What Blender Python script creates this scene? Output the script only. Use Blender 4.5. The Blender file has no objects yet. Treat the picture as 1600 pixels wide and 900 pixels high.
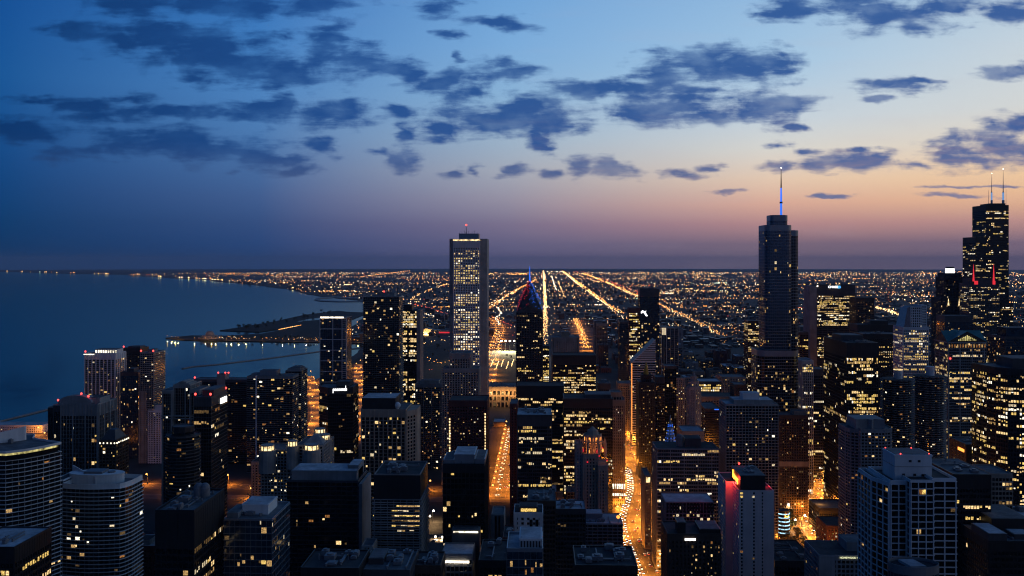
import bpy, bmesh, math, random
import numpy as np
from mathutils import Vector

R = math.radians
rng = random.Random(7)
scene = bpy.context.scene
COL = scene.collection

# ------------------------------------------------------------------ camera
H = 309.0                 # eye height above the street, metres
YAW = R(1.77)             # looking a little east of due south; +Y is south, +X is west
FPX = 1455.0              # focal length in pixels of a 1600 px wide picture
HY = 407.0                # picture row of the eye level
cam_d = bpy.data.cameras.new("Camera")
cam = bpy.data.objects.new("Camera", cam_d)
COL.objects.link(cam)
cam.location = (0, 0, H)
cam.rotation_euler = (R(90), 0, YAW)
cam_d.sensor_width = 36.0
cam_d.lens = FPX / 1600 * 36
cam_d.shift_y = -(450 - HY) / 1600
cam_d.clip_start = 1.0
cam_d.clip_end = 200000.0
scene.camera = cam

# ------------------------------------------------------------------ exposure
vs = scene.view_settings
vs.view_transform = 'Standard'
vs.look = 'None'
vs.exposure = 0.0
vs.gamma = 1.0
vs.use_curve_mapping = False
scene.render.film_transparent = False
cy = scene.cycles
cy.use_denoising = True
cy.max_bounces = 5
cy.diffuse_bounces = 2
cy.glossy_bounces = 3
cy.volume_bounces = 0
cy.transmission_bounces = 2
cy.sample_clamp_indirect = 3.0
cy.sample_clamp_direct = 0.0
cy.caustics_reflective = False
cy.caustics_refractive = False
cy.use_light_tree = True
cy.filter_width = 1.15
cy.denoising_prefilter = 'ACCURATE'


def lin(c):
    c = c / 255.0
    return c / 12.92 if c <= 0.04045 else ((c + 0.055) / 1.055) ** 2.4


def rgb(r, g, b):
    return (lin(r), lin(g), lin(b), 1.0)


# ------------------------------------------------------------------ sky
world = bpy.data.worlds.new("World")
scene.world = world
world.use_nodes = True
wt = world.node_tree
wt.nodes.clear()


class NT:
    """tiny helper for node trees"""

    def __init__(self, tree):
        self.t = tree

    def n(self, kind, **kw):
        nd = self.t.nodes.new(kind)
        for k, v in kw.items():
            setattr(nd, k, v)
        return nd

    def link(self, a, b):
        self.t.links.new(a, b)

    def _in(self, sock, v):
        if hasattr(v, 'node'):
            self.link(v, sock)
        else:
            sock.default_value = v

    def math(self, op, a, b=0.0, c=0.0, clamp=False):
        nd = self.n('ShaderNodeMath', operation=op, use_clamp=clamp)
        for i, v in enumerate((a, b, c)):
            self._in(nd.inputs[i], v)
        return nd.outputs[0]

    def vmath(self, op, a, b=(0, 0, 0), c=(0, 0, 0)):
        nd = self.n('ShaderNodeVectorMath', operation=op)
        for i, v in enumerate((a, b, c)):
            if i < len(nd.inputs) and nd.inputs[i].type == 'VECTOR':
                self._in(nd.inputs[i], v)
        return nd.outputs['Value'] if op in ('DOT_PRODUCT', 'LENGTH') else nd.outputs[0]

    def mapr(self, v, a, b, c=0.0, d=1.0, smooth=True):
        nd = self.n('ShaderNodeMapRange', interpolation_type='SMOOTHSTEP' if smooth else 'LINEAR')
        self._in(nd.inputs['Value'], v)
        for k, x in zip(('From Min', 'From Max', 'To Min', 'To Max'), (a, b, c, d)):
            self._in(nd.inputs[k], x)
        return nd.outputs[0]

    def mix(self, f, a, b, mode='MIX'):
        nd = self.n('ShaderNodeMix', data_type='RGBA', blend_type=mode)
        self._in(nd.inputs[0], f)
        self._in(nd.inputs[6], a)
        self._in(nd.inputs[7], b)
        return nd.outputs[2]

    def ramp(self, f, stops):
        nd = self.n('ShaderNodeValToRGB')
        cr = nd.color_ramp
        while len(cr.elements) < len(stops):
            cr.elements.new(0.5)
        for e, (p, c) in zip(cr.elements, stops):
            e.position = p
            e.color = c
        self._in(nd.inputs[0], f)
        return nd.outputs[0]

    def noise(self, vec, scale, detail=3.0, rough=0.5, dist=0.0):
        nd = self.n('ShaderNodeTexNoise')
        if vec is not None:
            self.link(vec, nd.inputs['Vector'])
        nd.inputs['Scale'].default_value = scale
        nd.inputs['Detail'].default_value = detail
        nd.inputs['Roughness'].default_value = rough
        nd.inputs['Distortion'].default_value = dist
        return nd


W = NT(wt)
tc = W.n('ShaderNodeTexCoord')
d = W.vmath('NORMALIZE', tc.outputs['Generated'])
sep = W.n('ShaderNodeSeparateXYZ')
W.link(d, sep.inputs[0])
el = W.math('MULTIPLY', W.math('ARCSINE', sep.outputs[2]), 180 / math.pi)
az = W.math('MULTIPLY', W.math('ARCTAN2', sep.outputs[0], sep.outputs[1]), 180 / math.pi)   # 0 = south, + = west
t_el = W.math('POWER', W.mapr(el, -1.0, 90.0, 0.0, 1.0, smooth=False), 0.5)


def elp(deg):
    return max(0.0, min(1.0, (deg + 1) / 91)) ** 0.5


SKY = {   # azimuth: {elevation: sRGB}
    -180: {-.5: (48, 60, 88), 2: (52, 68, 106), 6: (51, 74, 118), 12: (46, 76, 126), 25: (32, 62, 110), 60: (16, 40, 78)},
    -90: {-.5: (7, 30, 60), 2: (9, 36, 72), 6: (12, 46, 88), 12: (14, 54, 104), 25: (12, 48, 98), 60: (12, 38, 82)},
    -31: {-.5: (8, 48, 90), .4: (9, 51, 95), 1: (9, 54, 100), 2.2: (11, 59, 108), 3.8: (14, 65, 120), 5.5: (17, 71, 131), 7.5: (20, 78, 141),
          10: (23, 85, 150), 13: (20, 80, 149), 16: (15, 74, 145), 25: (13, 58, 118), 60: (14, 42, 88)},
    -17: {-.5: (38, 66, 114), .4: (38, 67, 116), 1: (41, 71, 122), 2.2: (52, 79, 128), 3.8: (65, 94, 144), 5.5: (71, 108, 160), 7.5: (76, 122, 177),
          10: (76, 130, 190), 13: (64, 124, 190), 16: (50, 112, 184), 25: (30, 84, 152), 60: (16, 48, 98)},
    -2: {-.5: (98, 94, 126), .4: (100, 96, 130), 1: (104, 100, 133), 2.2: (124, 114, 142), 3.8: (152, 147, 165), 5.5: (164, 170, 184), 7.5: (156, 180, 203),
         10: (139, 179, 215), 13: (124, 172, 219), 16: (112, 164, 216), 25: (60, 116, 182), 60: (20, 56, 110)},
    13.6: {-.5: (128, 110, 126), .4: (126, 108, 126), 1: (128, 108, 126), 2.2: (182, 138, 140), 3.4: (219, 172, 154), 4.8: (230, 202, 178), 6.6: (216, 214, 208),
           8.3: (198, 211, 221), 11.5: (166, 200, 228), 16: (144, 184, 222), 25: (80, 136, 196), 60: (24, 62, 118)},
    27: {-.5: (126, 106, 124), .4: (124, 105, 124), 1: (126, 106, 125), 2.2: (192, 146, 140), 3.4: (232, 183, 147), 4.8: (242, 204, 162), 6.6: (228, 214, 196),
         8.3: (212, 215, 214), 11.5: (198, 212, 222), 16: (168, 197, 222), 25: (96, 148, 202), 60: (26, 66, 122)},
    75: {-.5: (96, 84, 102), .4: (100, 86, 104), 1: (128, 102, 114), 2.2: (206, 146, 122), 3.8: (238, 184, 138), 5.5: (240, 204, 158), 7.5: (226, 214, 190),
         10: (200, 214, 224), 13: (164, 200, 226), 25: (74, 130, 190), 60: (24, 62, 116)},
}
keys = sorted(SKY)
cols = []
for k in keys:
    st = sorted(SKY[k].items())
    cols.append(W.ramp(t_el, [(elp(e), rgb(*c)) for e, c in st]))
sky = cols[0]
for i in range(1, len(keys)):
    sky = W.mix(W.mapr(az, keys[i - 1], keys[i], smooth=False), sky, cols[i])
sky = W.mix(W.mapr(az, 75, 180, smooth=True), sky, cols[0])

# --- clouds: banks laid out by direction, frayed by noise
fwd = (-math.sin(YAW), math.cos(YAW), 0)
rgt = (math.cos(YAW), math.sin(YAW), 0)
df = W.math('MAXIMUM', W.vmath('DOT_PRODUCT', d, fwd), 0.05)
u = W.math('DIVIDE', W.vmath('DOT_PRODUCT', d, rgt), df)
v = W.math('DIVIDE', sep.outputs[2], df)
uv = W.n('ShaderNodeCombineXYZ')
W.link(u, uv.inputs[0])
W.link(v, uv.inputs[1])
uv = uv.outputs[0]
stretch = W.vmath('MULTIPLY', uv, (1.0, 2.3, 1.0))
warp = W.noise(stretch, 9.0, 4.0, 0.55)
w1 = W.vmath('MULTIPLY', W.vmath('SUBTRACT', warp.outputs['Color'], (.5, .5, .5)), (0.075, 0.022, 0.0))
warp2 = W.noise(stretch, 34.0, 3.0, 0.6)
w2 = W.vmath('MULTIPLY', W.vmath('SUBTRACT', warp2.outputs['Color'], (.5, .5, .5)), (0.022, 0.010, 0.0))
p = W.vmath('ADD', W.vmath('ADD', uv, w1), w2)
CLOUDS = [  # direction as (x, y) on a 1600 wide map, half sizes
    (200, 4, 60, 18), (310, 4, 110, 22), (400, 8, 60, 18), (500, 6, 60, 12), (130, 50, 40, 14), (250, 60, 80, 28), (310, 76, 80, 34),
    (380, 105, 80, 28), (440, 112, 55, 24), (300, 118, 22, 8), (445, 58, 25, 7), (510, 70, 26, 38), (540, 95, 50, 24), (600, 105, 46, 16),
    (640, 116, 30, 12), (700, 130, 46, 15), (740, 142, 46, 12), (672, 10, 26, 15), (765, 32, 32, 8), (800, 42, 28, 10), (705, 57, 20, 6),
    (710, 88, 9, 6), (775, 103, 26, 12), (800, 116, 38, 10), (70, 153, 52, 6), (130, 162, 60, 9), (205, 155, 34, 9), (190, 178, 60, 12),
    (260, 178, 80, 11), (360, 178, 60, 9), (410, 170, 40, 12), (445, 165, 22, 14), (500, 172, 44, 19), (550, 176, 42, 17), (625, 172, 26, 8),
    (45, 200, 66, 18), (100, 241, 42, 10), (190, 220, 42, 20), (250, 222, 50, 18), (300, 226, 50, 16), (350, 232, 40, 18), (400, 242, 36, 22),
    (450, 248, 26, 10), (370, 268, 16, 5), (472, 267, 19, 9), (505, 228, 24, 13), (597, 235, 22, 6), (635, 250, 20, 18), (635, 205, 14, 14),
    (700, 190, 32, 24), (740, 182, 60, 22), (800, 180, 60, 26), (860, 178, 50, 22), (872, 200, 40, 12), (845, 215, 18, 20), (900, 145, 50, 10),
    (940, 138, 60, 12), (990, 140, 56, 14), (1040, 112, 46, 24), (1100, 102, 52, 26), (1150, 96, 56, 22), (1210, 92, 40, 18), (1010, 175, 56, 15),
    (1060, 166, 50, 20), (1090, 182, 60, 12), (1060, 148, 60, 20), (1190, 160, 58, 26), (1160, 180, 50, 12), (1230, 162, 30, 14), (900, 258, 20, 14),
    (955, 262, 28, 15), (805, 267, 20, 9), (853, 270, 15, 7), (705, 272, 15, 7), (736, 268, 12, 6), (1070, 269, 36, 6), (1105, 260, 20, 5),
    (1220, 258, 22, 9), (1270, 262, 32, 9), (1320, 257, 58, 13), (1370, 252, 30, 9), (1430, 257, 30, 6), (1260, 242, 22, 5), (1350, 236, 16, 4),
    (1205, 228, 26, 5), (1240, 198, 19, 6), (1500, 237, 54, 18), (1560, 228, 60, 24), (1595, 200, 50, 16), (1610, 245, 60, 14), (1400, 134, 50, 10),
    (1440, 126, 28, 6), (1370, 160, 22, 5), (1592, 115, 50, 11), (1230, 8, 32, 18), (1320, 14, 52, 20), (1380, 20, 62, 24), (1440, 20, 60, 24),
    (1490, 10, 32, 15), (1590, 18, 44, 20), (1280, 308, 40, 3), (1490, 305, 42, 3), (1520, 289, 70, 2.5), (1150, 300, 30, 3)]
mn = None
for (cx, cy_, rx, ry) in CLOUDS:
    rx *= 1.5
    ry *= 1.5
    sx, sy = FPX / rx, FPX / ry
    q = W.vmath('MULTIPLY_ADD', p, (sx, sy, 0), (-(cx - 800) / rx, -(HY - cy_) / ry, 0))
    ln = W.vmath('LENGTH', q)
    mn = ln if mn is None else W.math('SMOOTH_MIN', mn, ln, 0.35)
grain = W.noise(W.vmath('MULTIPLY', uv, (1.0, 1.9, 1.0)), 25.0, 7.0, 0.55, 0.3)
streak = W.noise(W.vmath('MULTIPLY', uv, (1.0, 7.0, 1.0)), 15.0, 5.0, 0.6)
dens = W.math('ADD', W.math('SUBTRACT', 1.0, mn), W.math('MULTIPLY', W.math('SUBTRACT', grain.outputs['Fac'], 0.55), 2.2))
dens = W.math('ADD', dens, W.math('MULTIPLY', W.math('SUBTRACT', streak.outputs['Fac'], 0.5), 1.5))
cov = W.mapr(dens, -0.22, 0.64)
ccol = W.mix(W.mapr(az, -31, -10, smooth=False), rgb(12, 52, 104), rgb(30, 76, 142))
ccol = W.mix(W.mapr(az, -10, 20, smooth=False), ccol, rgb(42, 86, 152))
ccol = W.mix(W.mapr(el, 7.2, 4.2), ccol, W.mix(W.mapr(az, -31, 20, smooth=False), rgb(38, 70, 118), rgb(100, 114, 156)))
tone = W.noise(stretch, 14.0, 4.0, 0.55)
ccol = W.mix(W.mapr(tone.outputs['Fac'], .42, .72, 0.0, 0.30), ccol, sky)
glowm = W.math('MULTIPLY', W.mapr(streak.outputs['Fac'], .45, .75), W.math('MULTIPLY', W.mapr(az, -12, 18, 0.0, 0.42), W.mapr(el, 10.5, 4.0)))
ccol = W.mix(glowm, ccol, rgb(178, 146, 146))
# thin high streaks of cirrus
cir = W.noise(W.vmath('MULTIPLY', uv, (2.2, 16.0, 1.0)), 3.0, 4.0, 0.5)
skyc = W.mix(W.math('MULTIPLY', W.mapr(cir.outputs['Fac'], .48, .8), W.mapr(az, -20, 15, 0.0, 0.10)), sky, rgb(190, 170, 180))
sky = W.mix(W.math('MULTIPLY', cov, 0.95), skyc, ccol)

nish = W.n('ShaderNodeTexSky', sky_type='NISHITA')
nish.sun_disc = False
nish.sun_elevation = R(-5)
nish.sun_rotation = R(100)
nish.altitude = 300
bg_n = W.n('ShaderNodeBackground')
W.link(nish.outputs[0], bg_n.inputs[0])
bg_n.inputs[1].default_value = 0.05
bg = W.n('ShaderNodeBackground')
W.link(sky, bg.inputs[0])
bg.inputs[1].default_value = 1.0
addn = W.n('ShaderNodeAddShader')
W.link(bg.outputs[0], addn.inputs[0])
W.link(bg_n.outputs[0], addn.inputs[1])
wout = W.n('ShaderNodeOutputWorld')
W.link(addn.outputs[0], wout.inputs[0])
world.cycles.sampling_method = 'MANUAL'
world.cycles.sample_map_resolution = 1024

# ------------------------------------------------------------------ picture <-> place
SA, CA = math.sin(YAW), math.cos(YAW)
RE2 = 2 * 7.4e6           # twice the earth's radius, with refraction


def drop(x, y):
    q = math.hypot(x, y)
    return -max(0.0, q - 2500.0) ** 2 / RE2


def X_at(px, Y):
    t = (px - 800) / FPX
    return Y * (-SA + t * CA) / (CA + t * SA)


def depth(x, y):
    return -SA * x + CA * y


def Z_at(py, x, y):
    return H - (py - HY) / FPX * depth(x, y)


def G(px, py):
    """point of the ground seen in a direction"""
    Y = 309 * FPX / max(2.0, py - HY)
    for _ in range(30):
        x = X_at(px, Y)
        z = drop(x, Y)
        dz = (py - HY) / FPX
        Yn = (H - z) / dz * CA
        Yn = (H - z) / dz * (Y / depth(x, Y))
        Y = min(60000.0, 0.5 * Y + 0.5 * Yn)
    return X_at(px, Y), Y


def proj(x, y, z):
    dd = depth(x, y)
    return 800 + FPX * (CA * x + SA * y) / dd, HY + FPX * (H - z) / dd


# ------------------------------------------------------------------ materials
def wallmat(name, c, rough=0.75, var=0.3, scale=0.06, metal=0.0, spec=0.3):
    m = bpy.data.materials.new(name)
    m.use_nodes = True
    N = NT(m.node_tree)
    b = m.node_tree.nodes['Principled BSDF']
    geo = N.n('ShaderNodeNewGeometry')
    a = N.noise(geo.outputs['Position'], scale, 4.0, 0.6)
    s = N.noise(N.vmath('MULTIPLY', geo.outputs['Position'], (0.5, 0.5, 0.03)), 1.0, 3.0, 0.6)
    f = N.math('MULTIPLY', N.mapr(a.outputs['Fac'], .3, .7, 1 - var, 1 + var * .6, smooth=False),
               N.mapr(s.outputs['Fac'], .3, .7, 1 - var * .5, 1 + var * .3, smooth=False))
    cc = N.n('ShaderNodeCombineColor')
    for i in range(3):
        N.link(N.math('MULTIPLY', f, c[i]), cc.inputs[i])
    N.link(cc.outputs[0], b.inputs['Base Color'])
    b.inputs['Roughness'].default_value = rough
    b.inputs['Metallic'].default_value = metal
    b.inputs['Specular IOR Level'].default_value = spec
    return m


def glassmat(name, c, rough=0.1, spec=0.5, metal=0.0, vr=(.5, 1.7)):
    m = bpy.data.materials.new(name)
    m.use_nodes = True
    N = NT(m.node_tree)
    b = m.node_tree.nodes['Principled BSDF']
    geo = N.n('ShaderNodeNewGeometry')
    cell = N.n('ShaderNodeTexVoronoi', distance='CHEBYCHEV')
    N.link(geo.outputs['Position'], cell.inputs['Vector'])
    cell.inputs['Scale'].default_value = 0.28
    f = N.mapr(cell.outputs['Color'], 0.0, 1.0, vr[0], vr[1], smooth=False)
    cc = N.n('ShaderNodeCombineColor')
    for i in range(3):
        N.link(N.math('MULTIPLY', f, c[i]), cc.inputs[i])
    N.link(cc.outputs[0], b.inputs['Base Color'])
    nz = N.noise(geo.outputs['Position'], 0.22, 2.0, 0.5)
    bp = N.n('ShaderNodeBump')
    bp.inputs['Strength'].default_value = 0.25
    bp.inputs['Distance'].default_value = 0.12
    N.link(nz.outputs['Fac'], bp.inputs['Height'])
    N.link(bp.outputs[0], b.inputs['Normal'])
    b.inputs['Roughness'].default_value = rough
    b.inputs['Specular IOR Level'].default_value = spec
    b.inputs['Metallic'].default_value = metal
    return m


def glow(name, c, s, vary=True, sampled=False, nscale=1.1):
    m = bpy.data.materials.new(name)
    m.use_nodes = True
    N = NT(m.node_tree)
    m.node_tree.nodes.clear()
    e = N.n('ShaderNodeEmission')
    e.inputs[0].default_value = (*c, 1)
    e.inputs[1].default_value = s
    if vary:
        geo = N.n('ShaderNodeNewGeometry')
        nz = N.noise(geo.outputs['Position'], nscale, 2.0, 0.7)
        N.link(N.math('MULTIPLY', N.mapr(nz.outputs['Fac'], .32, .68, .12, 1.75, smooth=False), s), e.inputs[1])
    o = N.n('ShaderNodeOutputMaterial')
    N.link(e.outputs[0], o.inputs[0])
    if not sampled:
        m.cycles.emission_sampling = 'NONE'
    return m


M = {
    'black': wallmat('black_metal', (.017, .017, .019), .45, .3, spec=.4),
    'char': wallmat('charcoal_metal', (.06, .062, .068), .5),
    'brown': wallmat('brown_panel', (.07, .048, .036), .6),
    'grey': wallmat('grey_concrete', (.26, .26, .26), .85),
    'conc': wallmat('pale_concrete', (.32, .31, .29), .85),
    'white': wallmat('white_concrete', (.7, .7, .69), .8, .18),
    'stone': wallmat('limestone', (.34, .28, .22), .85),
    'red': wallmat('red_granite', (.12, .035, .03), .6),
    'brick': wallmat('brick', (.16, .075, .05), .9),
    'steel': wallmat('steel', (.3, .32, .35), .4, .15, metal=.6),
    'copper': wallmat('green_copper', (.05, .2, .19), .6),
    'roof': wallmat('roof_gravel', (.15, .15, .155), .95, .45, .12),
    'roofd': wallmat('roof_tar', (.05, .052, .056), .95, .45, .12),
    'roofw': wallmat('roof_membrane', (.46, .46, .47), .9, .4, .1),
    'gblack': glassmat('black_glass', (.006, .007, .009), .12),
    'gblue': glassmat('blue_glass', (.012, .03, .05), .1, .8),
    'gsteel': glassmat('mirror_glass', (.065, .095, .135), .12, .8, .75, (.8, 1.25)),
    'gbrown': glassmat('bronze_glass', (.02, .011, .007), .15),
    'gmetal': wallmat('unit_metal', (.17, .175, .19), .5, .25, .5),
    'asphalt': wallmat('asphalt', (.075, .073, .072), .85, .35, .15),
    'paving': wallmat('paving', (.14, .135, .13), .9, .3, .1),
    'paint': wallmat('road_paint', (.7, .68, .6), .8, .1),
    'turf': wallmat('park_turf', (.013, .016, .012), .95, .5, .03),
    'leaf': wallmat('leaf', (.035, .05, .022), .9, .5, .5),
    'bark': wallmat('bark', (.06, .045, .03), .9),
}
WIN = [
    glow('window_warm_dim', (1, .60, .24), .11), glow('window_warm', (1, .60, .22), .48), glow('window_warm_bright', (1, .68, .30), 1.2),
    glow('window_white', (1, .80, .50), .75), glow('window_white_bright', (1, .88, .66), 1.8), glow('window_orange', (1, .42, .12), .28),
    glow('window_cool', (.75, .95, 1), .5), glow('window_yellow', (1, .66, .18), .9),
]
PAL = {'warm': [0, 0, 1, 1, 1, 2, 3, 5, 7], 'off': [1, 1, 7, 7, 3, 2, 2, 0], 'white': [3, 7, 4, 1, 2, 7], 'orange': [5, 5, 1, 0, 0, 2],
       'res': [0, 0, 0, 1, 1, 2, 3, 4, 5, 5, 7], 'bright': [2, 7, 7, 2, 3, 1, 4]}
M['glow_tint'] = wallmat('glow_tinted_hotel_wall', (.74, .62, .58), .85, .15)  # white wall with the warm city glow mixed into its base colour
M['lamp'] = glow('lamp_glow', (1, .40, .09), 4.0, vary=False)
M['lampw'] = glow('lamp_white', (1, .86, .66), 10.0, vary=False)
M['red_l'] = glow('beacon_red', (1, .06, .05), 4.0, vary=False)
M['crown'] = glow('crown_glow', (1, .72, .34), 1.6, nscale=.2)
M['crownw'] = glow('crown_white', (1, .9, .68), 2.2, nscale=.2)
M['crownd'] = glow('crown_dim', (.95, .8, .3), .55, nscale=.2)
M['blue_l'] = glow('accent_blue', (.03, .16, 1), 1.3, vary=False)
M['cyan_l'] = glow('accent_cyan', (.45, .8, 1), 1.3, nscale=.3)
M['redx'] = glow('accent_red', (1, .04, .06), .8, vary=False)
M['sign_w'] = glow('sign_white', (1, 1, 1), 3.0, vary=False)
M['sign_b'] = glow('sign_blue', (.1, .5, 1), 2.0, vary=False)
M['sign_r'] = glow('sign_red', (1, .28, .03), 5.0, vary=False)
M['sign_o'] = glow('sign_orange', (1, .3, .05), 2.5, vary=False)
M['sign_y'] = glow('sign_pale', (.85, .85, .5), 1.3, vary=False)
M['head'] = glow('headlight_glow', (1, .9, .68), 7.0, vary=False)
M['tail'] = glow('taillight_glow', (1, .06, .03), 3.0, vary=False)


# ------------------------------------------------------------------ mesh helpers
class MB:
    def __init__(self):
        self.v, self.f, self.m = [], [], []

    def add(self, vs, fs, mi=0):
        o = len(self.v)
        self.v += vs
        self.f += [tuple(o + i for i in f) for f in fs]
        self.m += [mi] * len(fs)

    def box(self, x0, x1, y0, y1, z0, z1, mi=0):
        self.add([(x0, y0, z0), (x1, y0, z0), (x1, y1, z0), (x0, y1, z0), (x0, y0, z1), (x1, y0, z1), (x1, y1, z1), (x0, y1, z1)],
                 [(3, 2, 1, 0), (4, 5, 6, 7), (0, 1, 5, 4), (1, 2, 6, 5), (2, 3, 7, 6), (3, 0, 4, 7)], mi)

    def obox(self, c, t, n, w, dd, z0, z1, mi=0):
        """box of width w along t, from the face out to dd along n"""
        a = (c[0] - t[0] * w / 2 - n[0] * .3, c[1] - t[1] * w / 2 - n[1] * .3)
        b = (c[0] + t[0] * w / 2 - n[0] * .3, c[1] + t[1] * w / 2 - n[1] * .3)
        k = dd + .3
        e = (b[0] + n[0] * k, b[1] + n[1] * k)
        g = (a[0] + n[0] * k, a[1] + n[1] * k)
        self.prism([a, g, e, b], z0, z1, mi)

    def prism(self, poly, z0, z1, mi=0, top=None):
        n = len(poly)
        q = top or poly
        vs = [(x, y, z0) for x, y in poly] + [(x, y, z1) for x, y in q]
        ar = sum(poly[i][0] * poly[(i + 1) % n][1] - poly[(i + 1) % n][0] * poly[i][1] for i in range(n))
        fs = [(i, (i + 1) % n, n + (i + 1) % n, n + i) for i in range(n)] + [tuple(range(n, 2 * n)), tuple(range(n - 1, -1, -1))]
        if ar < 0:
            fs = [tuple(reversed(f)) for f in fs]
        self.add(vs, fs, mi)

    def tube(self, x, y, z0, z1, r0, r1=None, n=8, mi=0):
        r1 = r0 if r1 is None else r1
        a = [(x + r0 * math.cos(2 * math.pi * i / n), y + r0 * math.sin(2 * math.pi * i / n)) for i in range(n)]
        b = [(x + r1 * math.cos(2 * math.pi * i / n), y + r1 * math.sin(2 * math.pi * i / n)) for i in range(n)]
        self.prism(a, z0, z1, mi, top=b)

    def cone(self, poly, z0, apex, mi=0):
        n = len(poly)
        self.add([(x, y, z0) for x, y in poly] + [apex], [(i, (i + 1) % n, n) for i in range(n)], mi)

    def ball(self, x, y, z, r, mi=0, n=6, k=4, sz=1.0):
        vs = [(x, y, z - r * sz)]
        for j in range(1, k):
            a = -math.pi / 2 + math.pi * j / k
            vs += [(x + r * math.cos(a) * math.cos(2 * math.pi * i / n), y + r * math.cos(a) * math.sin(2 * math.pi * i / n), z + r * sz * math.sin(a)) for i in range(n)]
        vs.append((x, y, z + r * sz))
        fs = [(0, 1 + (i + 1) % n, 1 + i) for i in range(n)]
        for j in range(k - 2):
            o = 1 + j * n
            fs += [(o + i, o + (i + 1) % n, o + n + (i + 1) % n, o + n + i) for i in range(n)]
        o = 1 + (k - 2) * n
        fs += [(o + i, o + (i + 1) % n, len(vs) - 1) for i in range(n)]
        self.add(vs, fs, mi)

    def mesh(self, name, mats, off=(0, 0, 0)):
        me = bpy.data.meshes.new(name)
        vv = np.array(self.v, dtype=float) - np.array(off)
        me.from_pydata(vv.tolist(), [], self.f)
        for m in (mats if isinstance(mats, (list, tuple)) else [mats]):
            me.materials.append(m)
        if any(self.m):
            me.polygons.foreach_set('material_index', self.m)
        me.update()
        return me

    def build(self, name, mats, parent=None, off=None):
        if not self.f:
            return None
        o3 = (0, 0, 0)
        if off is not None:
            o3 = off
        elif parent is not None:
            o3 = wloc(parent)
        o = bpy.data.objects.new(name, self.mesh(name, mats, o3))
        COL.objects.link(o)
        if parent is not None:
            o.parent = parent
        elif off is not None:
            o.location = off
        return o


def wloc(o):
    q = Vector((0, 0, 0))
    while o is not None:
        q += o.location
        o = o.parent
    return tuple(q)


def empty(name, loc, label, cat, group=None):
    o = bpy.data.objects.new(name, None)
    o.empty_display_size = 5
    o.location = loc
    COL.objects.link(o)
    tag(o, label, cat, group)
    return o


def tag(o, label=None, cat=None, group=None, kind=None):
    for k, q in (('label', label), ('category', cat), ('group', group), ('kind', kind)):
        if q:
            o[k] = q
    return o


def rect(x0, x1, y0, y1):
    return [(x0, y0), (x1, y0), (x1, y1), (x0, y1)]


def rrect(x0, x1, y0, y1, r, n=5):
    out = []
    for cx, cy2, a0 in ((x1 - r, y0 + r, -90), (x1 - r, y1 - r, 0), (x0 + r, y1 - r, 90), (x0 + r, y0 + r, 180)):
        for i in range(n + 1):
            a = R(a0 + 90 * i / n)
            out.append((cx + r * math.cos(a), cy2 + r * math.sin(a)))
    return out


def circ(x, y, r, n=28, ry=None):
    return [(x + r * math.cos(2 * math.pi * i / n), y + (ry or r) * math.sin(2 * math.pi * i / n)) for i in range(n)]


def offset(poly, dd):
    """outset of a convex counter-clockwise polygon"""
    n = len(poly)
    out = []
    for i in range(n):
        a, b, c = poly[i - 1], poly[i], poly[(i + 1) % n]
        n1 = Vector((b[1] - a[1], a[0] - b[0])).normalized()
        n2 = Vector((c[1] - b[1], b[0] - c[0])).normalized()
        m = n1 + n2
        m = m / max(0.3, m.dot(n1))
        out.append((b[0] + m.x * dd, b[1] + m.y * dd))
    return out
# ------------------------------------------------------------------ haze, ground, water
def structure(name, mb, mats):
    return tag(mb.build(name, mats), kind='structure')


hz = MB()
hz.box(-66000, 66000, -3000, 66000, -640, 548)
haze = hz.build('haze', [])
hm = bpy.data.materials.new('haze_air')
hm.use_nodes = True
hm.node_tree.nodes.clear()
hv = hm.node_tree.nodes.new('ShaderNodeVolumePrincipled')
hv.inputs['Color'].default_value = (.64, .76, .98, 1)
hv.inputs['Density'].default_value = 1.5e-5
hv.inputs['Anisotropy'].default_value = 0.0
ho = hm.node_tree.nodes.new('ShaderNodeOutputMaterial')
hm.node_tree.links.new(hv.outputs[0], ho.inputs[1])
hm.cycles.homogeneous_volume = True
haze.data.materials.append(hm)
haze['kind'] = 'stuff'

# lake: one sheet that follows the earth's curve
lakemat = bpy.data.materials.new('lake_water')
lakemat.use_nodes = True
LN = NT(lakemat.node_tree)
lakemat.node_tree.nodes.clear()
lb = LN.n('ShaderNodeBsdfGlossy')
lb.inputs['Color'].default_value = (.50, .74, .70, 1)
ldf = LN.n('ShaderNodeBsdfDiffuse')
ldf.inputs['Color'].default_value = (.002, .014, .022, 1)
lfr = LN.n('ShaderNodeFresnel')
lfr.inputs['IOR'].default_value = 1.33
lmx = LN.n('ShaderNodeMixShader')
LN.link(lfr.outputs[0], lmx.inputs[0])
LN.link(ldf.outputs[0], lmx.inputs[1])
LN.link(lb.outputs[0], lmx.inputs[2])
lo_ = LN.n('ShaderNodeOutputMaterial')
LN.link(lmx.outputs[0], lo_.inputs[0])
lgeo = LN.n('ShaderNodeNewGeometry')
ln1 = LN.noise(LN.vmath('MULTIPLY', lgeo.outputs['Position'], (.03, .012, .0)), 1.0, 4.0, .6)
LN.link(LN.mapr(ln1.outputs['Fac'], .35, .7, .06, .11), lb.inputs['Roughness'])
ln2 = LN.noise(LN.vmath('MULTIPLY', lgeo.outputs['Position'], (.0016, .0007, .0)), 1.0, 3.0, .55)
wav = LN.noise(lgeo.outputs['Position'], .06, 3.0, .6)
bp = LN.n('ShaderNodeBump')
bp.inputs['Distance'].default_value = 1.0
LN.link(LN.mapr(ln2.outputs['Fac'], .35, .7, .012, .04), bp.inputs['Strength'])
LN.link(wav.outputs['Fac'], bp.inputs['Height'])
LN.link(bp.outputs[0], lb.inputs['Normal'])
LN.link(bp.outputs[0], lfr.inputs['Normal'])


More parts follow.
